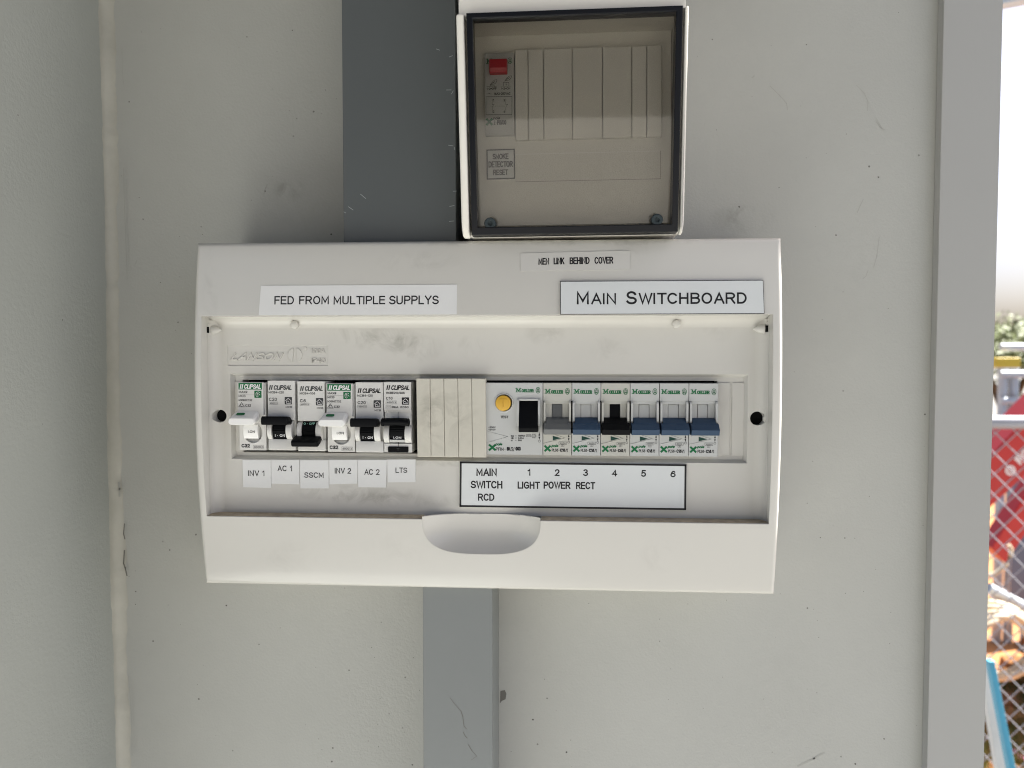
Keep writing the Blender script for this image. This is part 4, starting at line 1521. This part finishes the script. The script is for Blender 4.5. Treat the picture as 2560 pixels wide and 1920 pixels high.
# push button switch in the enclosure
q = lambda u, v: bl(1180 + u / 4.608, 100 + v / 4.608, YM)
x0, z0 = q(146, 155)
x1, z1 = q(488, 1085)
t = thing("button_switch", ((x0 + x1) / 2, yi, z1), "slim switch module with a red push button behind the tinted lid", "switch")
g = G()
g.pyz([(yi - .05, z0), (YM, z0), (YM, z1 + 8), (YM + 1.2, z1 + 6), (YM + 1.2, z1), (yi - .05, z1)], x0, x1)
part("body", g, M['mcb2'], t, bx_world)
g = G()
(a, b), (c, d) = q(205, 240), q(410, 402)
g.pyz([(YM, b), (YM - 5, b - .8), (YM - 5.6, d + 2.4), (YM - 4.2, d), (YM, d)], a, c)
part("push_button", g, M['red'], t, bx_world, bev=.5)
g = G()
y = YM - .12


def tt(s_, u0, u1, v0, v1, m=0, **k):
    (a, b), (c, d) = q(u0, v0), q(u1, v1)
    g.text(s_, a, c, d, b, y, m, **k)


a, b = q(165, 218)
c, d = q(390, 268)
serif_name(g, a, c, d, b, y, 2)
x, z = q(436, 240)
emblem(g, x, z, 1.25, 1.75, y, 2)
for u, dv in ((225, 0), (392, -45)):
    g.stroke([q(u - 15, 520 + dv), q(u + 5, 490 + dv), q(u + 35, 462 + dv), q(u + 62, 458 + dv), q(u + 60, 480 + dv), q(u + 40, 505 + dv), q(u + 12, 510 + dv)], .22, y, 0, closed=True)
    g.stroke([q(u + 5, 500 + dv), q(u + 40, 480 + dv)], .3, y, 0)
g.stroke([q(170, 535), q(285, 535)], .15, y, 0)
g.stroke([q(335, 533), q(450, 533)], .15, y, 0)
g.stroke([q(205, 533), q(215, 522), q(255, 522), q(262, 533)], .15, y, 0)
g.stroke([q(362, 532), q(362, 490), q(425, 490), q(425, 532)], .18, y, 0)
g.stroke([q(395, 500), q(388, 512), q(400, 512), q(392, 525)], .15, y, 0)
tt("1-2=OFF", 170, 285, 550, 572)
tt("1-2=ON", 335, 440, 548, 570)
g.stroke([q(163, 622), q(185, 622), q(205, 612), q(205, 622), q(230, 622)], .15, y, 0)
tt("16AX-250VAC", 253, 443, 607, 630)
g.stroke([q(162, 655), q(460, 652), q(460, 858), q(162, 862)], .22, y, 0, closed=True)
for u, n1, n2, nu in ((233, "1", "2", 248), (390, "3", "4", 372)):
    g.stroke([q(u, 680), q(u, 745), q(u + 20, 745)], .16, y, 0)
    g.stroke([q(u + 20, 740), q(u, 775), q(u, 835)], .16, y, 0)
    tt(n1, nu - 8, nu + 6, 682, 710)
    tt(n2, nu - 10, nu + 10, 812, 840)
for k in range(7):
    g.stroke([q(212 + k * 25, 762), q(227 + k * 25, 762)], .14, y, 0)
tt("X", 162, 238, 905, 982, 2, bold=.075)
tt("pole", 236, 325, 885, 925, 0, shear=.3, bold=-.01)
tt("Z-", 250, 285, 930, 978, 0, bold=-.01)
tt("PU/OO", 290, 396, 925, 976, 0, bold=.015)
part("lettering", g, INKS, t, bx_world, smooth=0, normals=False)

# engraved reset sign
qs = [bl(1216, 374, yi - 1.5), bl(1287, 372, yi - 1.5), bl(1288, 447, yi - 1.5), bl(1217, 449, yi - 1.5)]
t = thing("engraved_sign", ((qs[0][0] + qs[1][0]) / 2, yi, qs[2][1]), "small square engraved plate reading SMOKE DETECTOR RESET behind the tinted lid", "sign")
g = G()
g.pxz(qs, yi - 1.5, yi - .05)
part("label_face", g, M['plate'], t, bx_world)
g = G()
q = lambda u, v: bl(1120 + u / 2.72, v / 2.72, yi - 1.5)
y = yi - 1.62
for s_, u0, u1, v0, v1 in (("SMOKE", 303, 412, 1046, 1082), ("DETECTOR", 275, 441, 1098, 1136), ("RESET", 307, 410, 1154, 1190)):
    (a, b), (c, d) = q(u0, v0), q(u1, v1)
    g.text(s_, a, c, d, b, y, 0, bold=.012)
cxm, czm = sum(p[0] for p in qs) / 4, sum(p[1] for p in qs) / 4
g.stroke([(p[0] + (.35 if p[0] < cxm else -.35), p[1] + (.35 if p[1] < czm else -.35)) for p in qs], .7, y, 0, closed=True)
part("lettering", g, INKS, t, bx_world, smooth=0, normals=False)


# ------------------------------------------------------------------ the yard seen past the jamb
def far(px, py, dist):
    """point at depth dist (mm from the camera plane)"""
    x, z = W(px, py, dist - D)
    return (x, dist - D, z)


# chain-link fence
FY = 2000.0 - D
zr = W(2530, 1056, FY)[1]
t = thing("fence", (1800, FY, GZ - 40), "galvanised chain-link fence with a pale top rail beyond the jamb", "fence")
g = G()
g.tube([(700, FY, zr), (3600, FY, zr)], 17, n=12)
part("top_rail", g, M['galv'], t, smooth=60)
for x in (760, 3560):
    g = G()
    g.tube([(x, FY + 3, GZ - 40), (x, FY + 3, zr + 20)], 22, n=12)
    part("post", g, M['galv'], t, smooth=60)
g = G()
x0, x1, z0, z1 = 800, 3500, GZ - 30, zr
pitch = 52.0
H_ = z1 - z0
for s_ in (1, -1):
    k = -int(H_ / pitch) - 1
    while True:
        a = x0 + k * pitch
        if a > x1 + H_:
            break
        p0, p1 = (a, z0), (a + H_, z1)
        if s_ < 0:
            p0, p1 = (a + H_, z0), (a, z1)
        # clip to the panel
        pts = []
        for q_ in (0, 1):
            pts.append((p0, p1)[q_])
        (ax_, az_), (bx2, bz2) = pts
        if max(ax_, bx2) < x0 or min(ax_, bx2) > x1:
            k += 1
            continue

        def at_x(x):
            tt_ = (x - ax_) / (bx2 - ax_)
            return (x, az_ + (bz2 - az_) * tt_)
        lo, hi = (pts[0], pts[1]) if ax_ < bx2 else (pts[1], pts[0])
        if lo[0] < x0:
            lo = at_x(x0)
        if hi[0] > x1:
            hi = at_x(x1)
        g.tube([(lo[0], FY + s_ * 1.6, lo[1]), (hi[0], FY + s_ * 1.6, hi[1])], 1.55, n=5)
        k += 1
part("chain_mesh", g, M['galv'], t, smooth=60)

# red machine with a lettered boom
RD = 3000.0
t = thing("machine", (2300, RD - D + 100, GZ - 40), "red machine with white lettering on its sloping boom behind the fence", "machine")
g = G()
P3 = lambda px, py, d=RD: far(px, py, d)
pl = [P3(*q_) for q_ in ((2548, 1064), (2680, 930), (2760, 1010), (2470, 1275), (2440, 1180))]
g.loft([[(x, y, z) for x, y, z in pl], [(x, y + 160, z) for x, y, z in pl]])
boom = part("boom", g, M['redpaint'], t, bev=6)
g = G()
pl = [P3(*q_, 3100) for q_ in ((2590, 1200), (2640, 1225), (2515, 1408), (2478, 1370))]
g.loft([[(x, y, z) for x, y, z in pl], [(x, y + 90, z) for x, y, z in pl]])
part("arm", g, M['redpaint'], t, bev=5)
g = G()
yb = RD - D - 3
u = lambda px, py: W(px, py, yb)
c_ = u(2526, 1176)
g.ring(c_[0], c_[1], 15, 8, yb, 0)
g.poly([(c_[0] - 8, c_[1] - 6), (c_[0] + 9, c_[1] - 3), (c_[0] + 1, c_[1] + 9)], yb, 0)
(fx, fz), (gx, gz_) = u(2541, 1158), u(2590, 1108)
g.text("FOR", (fx + gx) / 2 - 46, (fx + gx) / 2 + 46, (fz + gz_) / 2 - 17, (fz + gz_) / 2 + 17, yb, 0, bold=.04, rot=rad(47))
part("lettering", g, [M['wprint']], boom, smooth=0, normals=False)
g = G()
a = P3(2560, 1280, 3250)
g.box(a[0] + 230, a[0] + 1500, a[1], a[1] + 500, GZ + 250, a[2] + 150)
part("chassis", g, M['dblue'], t, bev=15)
for dx in (560, 1200):
    g = G()
    cx_, cz_ = a[0] + dx, GZ - 40 + 300
    rings = [[(cx_ + r * math.cos(k * .2618), y, cz_ + r * math.sin(k * .2618)) for k in range(24)] for y, r in ((a[1] - 160, 170), (a[1] - 180, 270), (a[1] - 150, 300), (a[1] - 30, 300), (a[1] - 10, 270))]
    g.loft(rings)
    wh = part("wheel", g, M['rubber'], t)
    g = G()
    g.disc(cx_, cz_, a[1] - 190, a[1] - 150, 160)
    part("rim", g, M['rust'], wh)

# scaffold frame with yellow bar
SD = 4200.0
t = thing("scaffold", (far(2540, 1000, SD)[0], SD - D, GZ - 40), "pale steel scaffold frame standing behind the red machine", "scaffold")
for px in (2508, 2536, 2580, 2640):
    x, y, z = far(px, 915, SD)
    g = G()
    g.tube([(x, y, GZ - 40), (x, y, z)], 24, n=10)
    part("upright", g, M['steel'], t, smooth=60)
for py in (935, 1000, 868):
    a, b = far(2490, py, SD), far(2660, py, SD)
    g = G()
    g.tube([(a[0], a[1] - 40, a[2]), (b[0], b[1] - 40, b[2])], 20, n=10)
    part("ledger", g, M['steel'], t, smooth=60)
a, b = far(2500, 905, 4000), far(2552, 905, 4000)
g = G()
g.box(a[0] - 20, b[0], a[1], a[1] + 120, a[2] - 28, a[2] + 22)
solo("yellow_bar", g, M['yellowpaint'], ((a[0] + b[0]) / 2, a[1], a[2] - 28), "yellow beam across the pale scaffold frame", "beam", bev=5)

# coil of cream hose on the dirt and loose hose loop
t = None
g = G()
c_ = far(2497, 1612, 2900)
random.seed(5)
for k in range(5):
    pts = []
    r0 = 105 + 9 * k
    for i in range(40):
        a = i * 2 * math.pi / 40
        pts.append((c_[0] + r0 * math.cos(a) * 1.0, c_[1] + 20 * math.sin(a * 2 + k) + k * 14 - 20, c_[2] + r0 * math.sin(a)))
    g.tube(pts, 11, n=8, closed=True)
solo("hose_coil", g, M['hose'], (c_[0], c_[1], c_[2] - 150), "coil of cream hose leaning behind the fence near the orange dirt", "hose", smooth=60)
g = G()
pts = [far(*q_, 2650) for q_ in ((2470, 1440), (2492, 1432), (2515, 1412), (2526, 1390), (2528, 1372), (2522, 1362))]
g.tube(pts, 7, n=8)
solo("hose", g, M['hose'], pts[0], "thin cream hose curling below the red arm", "hose", smooth=60)
g = G()
a, b = far(2470, 1470, 3000), far(2640, 1560, 3000)
g.tube([a, b], 22, n=10)
solo("steel_pipe", g, M['steel'], b, "grey pipe sloping across the orange dirt behind the fence", "pipe", smooth=60)
for k, (mt, nm, lab, pa, pb, w_) in enumerate((('bluepaint', "plank", "light blue painted plank leaning outside the jamb at the bottom right", (2474, 1650), (2534, 1960), 11), ('whitep', "plank", "weathered white plank leaning outside the jamb beside the blue plank", (2455, 1650), (2507, 1960), 17))):
    d0 = 1500 + 40 * k
    a, b = far(*pa, d0), far(*pb, d0 - 60)
    dz = b[2] - a[2]
    dx, dy = (b[0] - a[0]) / dz, (b[1] - a[1]) / dz
    lo = (b[0] + dx * (GZ - 40 - b[2]), b[1] + dy * (GZ - 40 - b[2]), GZ - 40)
    g = G()
    hw = w_ / 2
    g.loft([[(a[0] + sx_ * hw, a[1] + sy_ * 8, a[2]) for sx_, sy_ in ((-1, -1), (1, -1), (1, 1), (-1, 1))], [(lo[0] + sx_ * hw, lo[1] + sy_ * 8, lo[2]) for sx_, sy_ in ((-1, -1), (1, -1), (1, 1), (-1, 1))]])
    solo(nm, g, M[mt], lo, lab, "plank", "planks leaning outside the jamb", bev=1)
g = G()
gz2 = GZ - 40 + 16
pts = []
for i in range(20):
    x, y, z = far(2515 + i * 6, 1900, 2950)
    pts.append((x, y + 60 * math.sin(i * .5), gz2 + 10 * (1 + math.sin(i * .7))))
g.tube(pts, 14, n=8)
solo("hose", g, M['pink'], pts[0], "pink hose lying on the grass at the bottom right", "hose", smooth=60)
# rubble and rusty bits on the dirt
random.seed(11)
for i in range(9):
    x, y, z = far(random.uniform(2480, 2640), 1700, random.uniform(3100, 4200))
    r = random.uniform(40, 110)
    g = G()
    rings = []
    for q_ in range(5):
        a = rad(-80 + 40 * q_)
        rings.append([(x + r * math.cos(a) * math.cos(k * .785) * random.uniform(.8, 1.2), y + r * math.cos(a) * math.sin(k * .785) * random.uniform(.8, 1.2), GZ - 40 + r * .4 + r * .7 * math.sin(a)) for k in range(8)])
    g.loft(rings)
    solo("rock", g, M['rust'] if i % 2 else M['soil'], (x, y, GZ - 40), "rusty orange rock lying on the dirt behind the fence", "rock", "orange rocks on the dirt", smooth=0)
# grass
random.seed(21)
g = G()
for i in range(2600):
    x, y, z = far(random.uniform(2400, 2900), 1800, random.uniform(2750, 3700))
    h_ = random.uniform(40, 150)
    a = random.uniform(0, 6.28)
    dx, dy = math.cos(a) * 3, math.sin(a) * 3
    lx, ly = random.uniform(-40, 40), random.uniform(-40, 40)
    g.add([(x - dx, y - dy, GZ - 42), (x + dx, y + dy, GZ - 42), (x + lx, y + ly, GZ - 40 + h_)], [(0, 1, 2)])
solo("grass", g, M['blade'], (1900, 2600, GZ - 40), kind="stuff", smooth=0, normals=False)


# trees beyond
def tree(px, dist, top, spread, seed, lab, nleaf=6500):
    random.seed(seed)
    x, y, _ = far(px, 883, dist)
    t = thing("tree", (x, y, GZ - 40), lab, "tree", "trees beyond the yard")
    g = G()
    pts = [(x + random.uniform(-60, 60) * k, y, GZ - 40 + (top - GZ) * .16 * k) for k in range(5)]
    g.tube(pts, [110, 95, 80, 60, 40], n=8)
    tips = []
    for k in range(9):
        a = k * .7 + seed
        b = pts[2 + k % 3]
        e = (b[0] + math.cos(a) * spread * .7, b[1] + math.sin(a) * spread * .7, top - random.uniform(.1, .5) * (top - GZ) * .6)
        g.tube([b, ((b[0] + e[0]) / 2, (b[1] + e[1]) / 2, (b[2] + e[2]) / 2 + 120), e], [45, 30, 12], n=6)
        tips.append(e)
    part("trunk", g, M['bark'], t, smooth=60)
    g = G()
    for i in range(nleaf):
        c = random.choice(tips)
        q_ = Vector((random.gauss(0, 1), random.gauss(0, 1), random.gauss(0, .7))) * spread * .28
        c = Vector(c) + q_
        u_ = Vector((random.gauss(0, 1), random.gauss(0, 1), random.gauss(0, 1))).normalized()
        v_ = u_.orthogonal().normalized()
        s_ = random.uniform(28, 60)
        g.add([tuple(c - u_ * s_), tuple(c + v_ * s_ * .45), tuple(c + u_ * s_), tuple(c - v_ * s_ * .45)], [(0, 1, 2, 3)])
    part("crown", g, M['leaf'], t, smooth=0, normals=False)


tree(2540, 11000, 420, 800, 2, "sparse leafy tree showing between the jamb and the picture edge")
tree(3050, 15000, 2600, 1500, 4, "taller tree further right beyond the sparse one")
# pale blue beam at the top right corner
a, b = far(2508, 2, 1700), far(2640, -30, 1700)
g = G()
g.pxz([(a[0] - 150, a[2] - 30), (b[0] + 900, a[2] + 160), (b[0] + 900, a[2] + 260), (a[0] - 150, a[2] + 80)], a[1], a[1] + 40)
solo("awning_beam", g, M['steel'], (b[0], a[1], a[2]), "pale blue beam crossing the top right corner outside", "beam", bev=3)
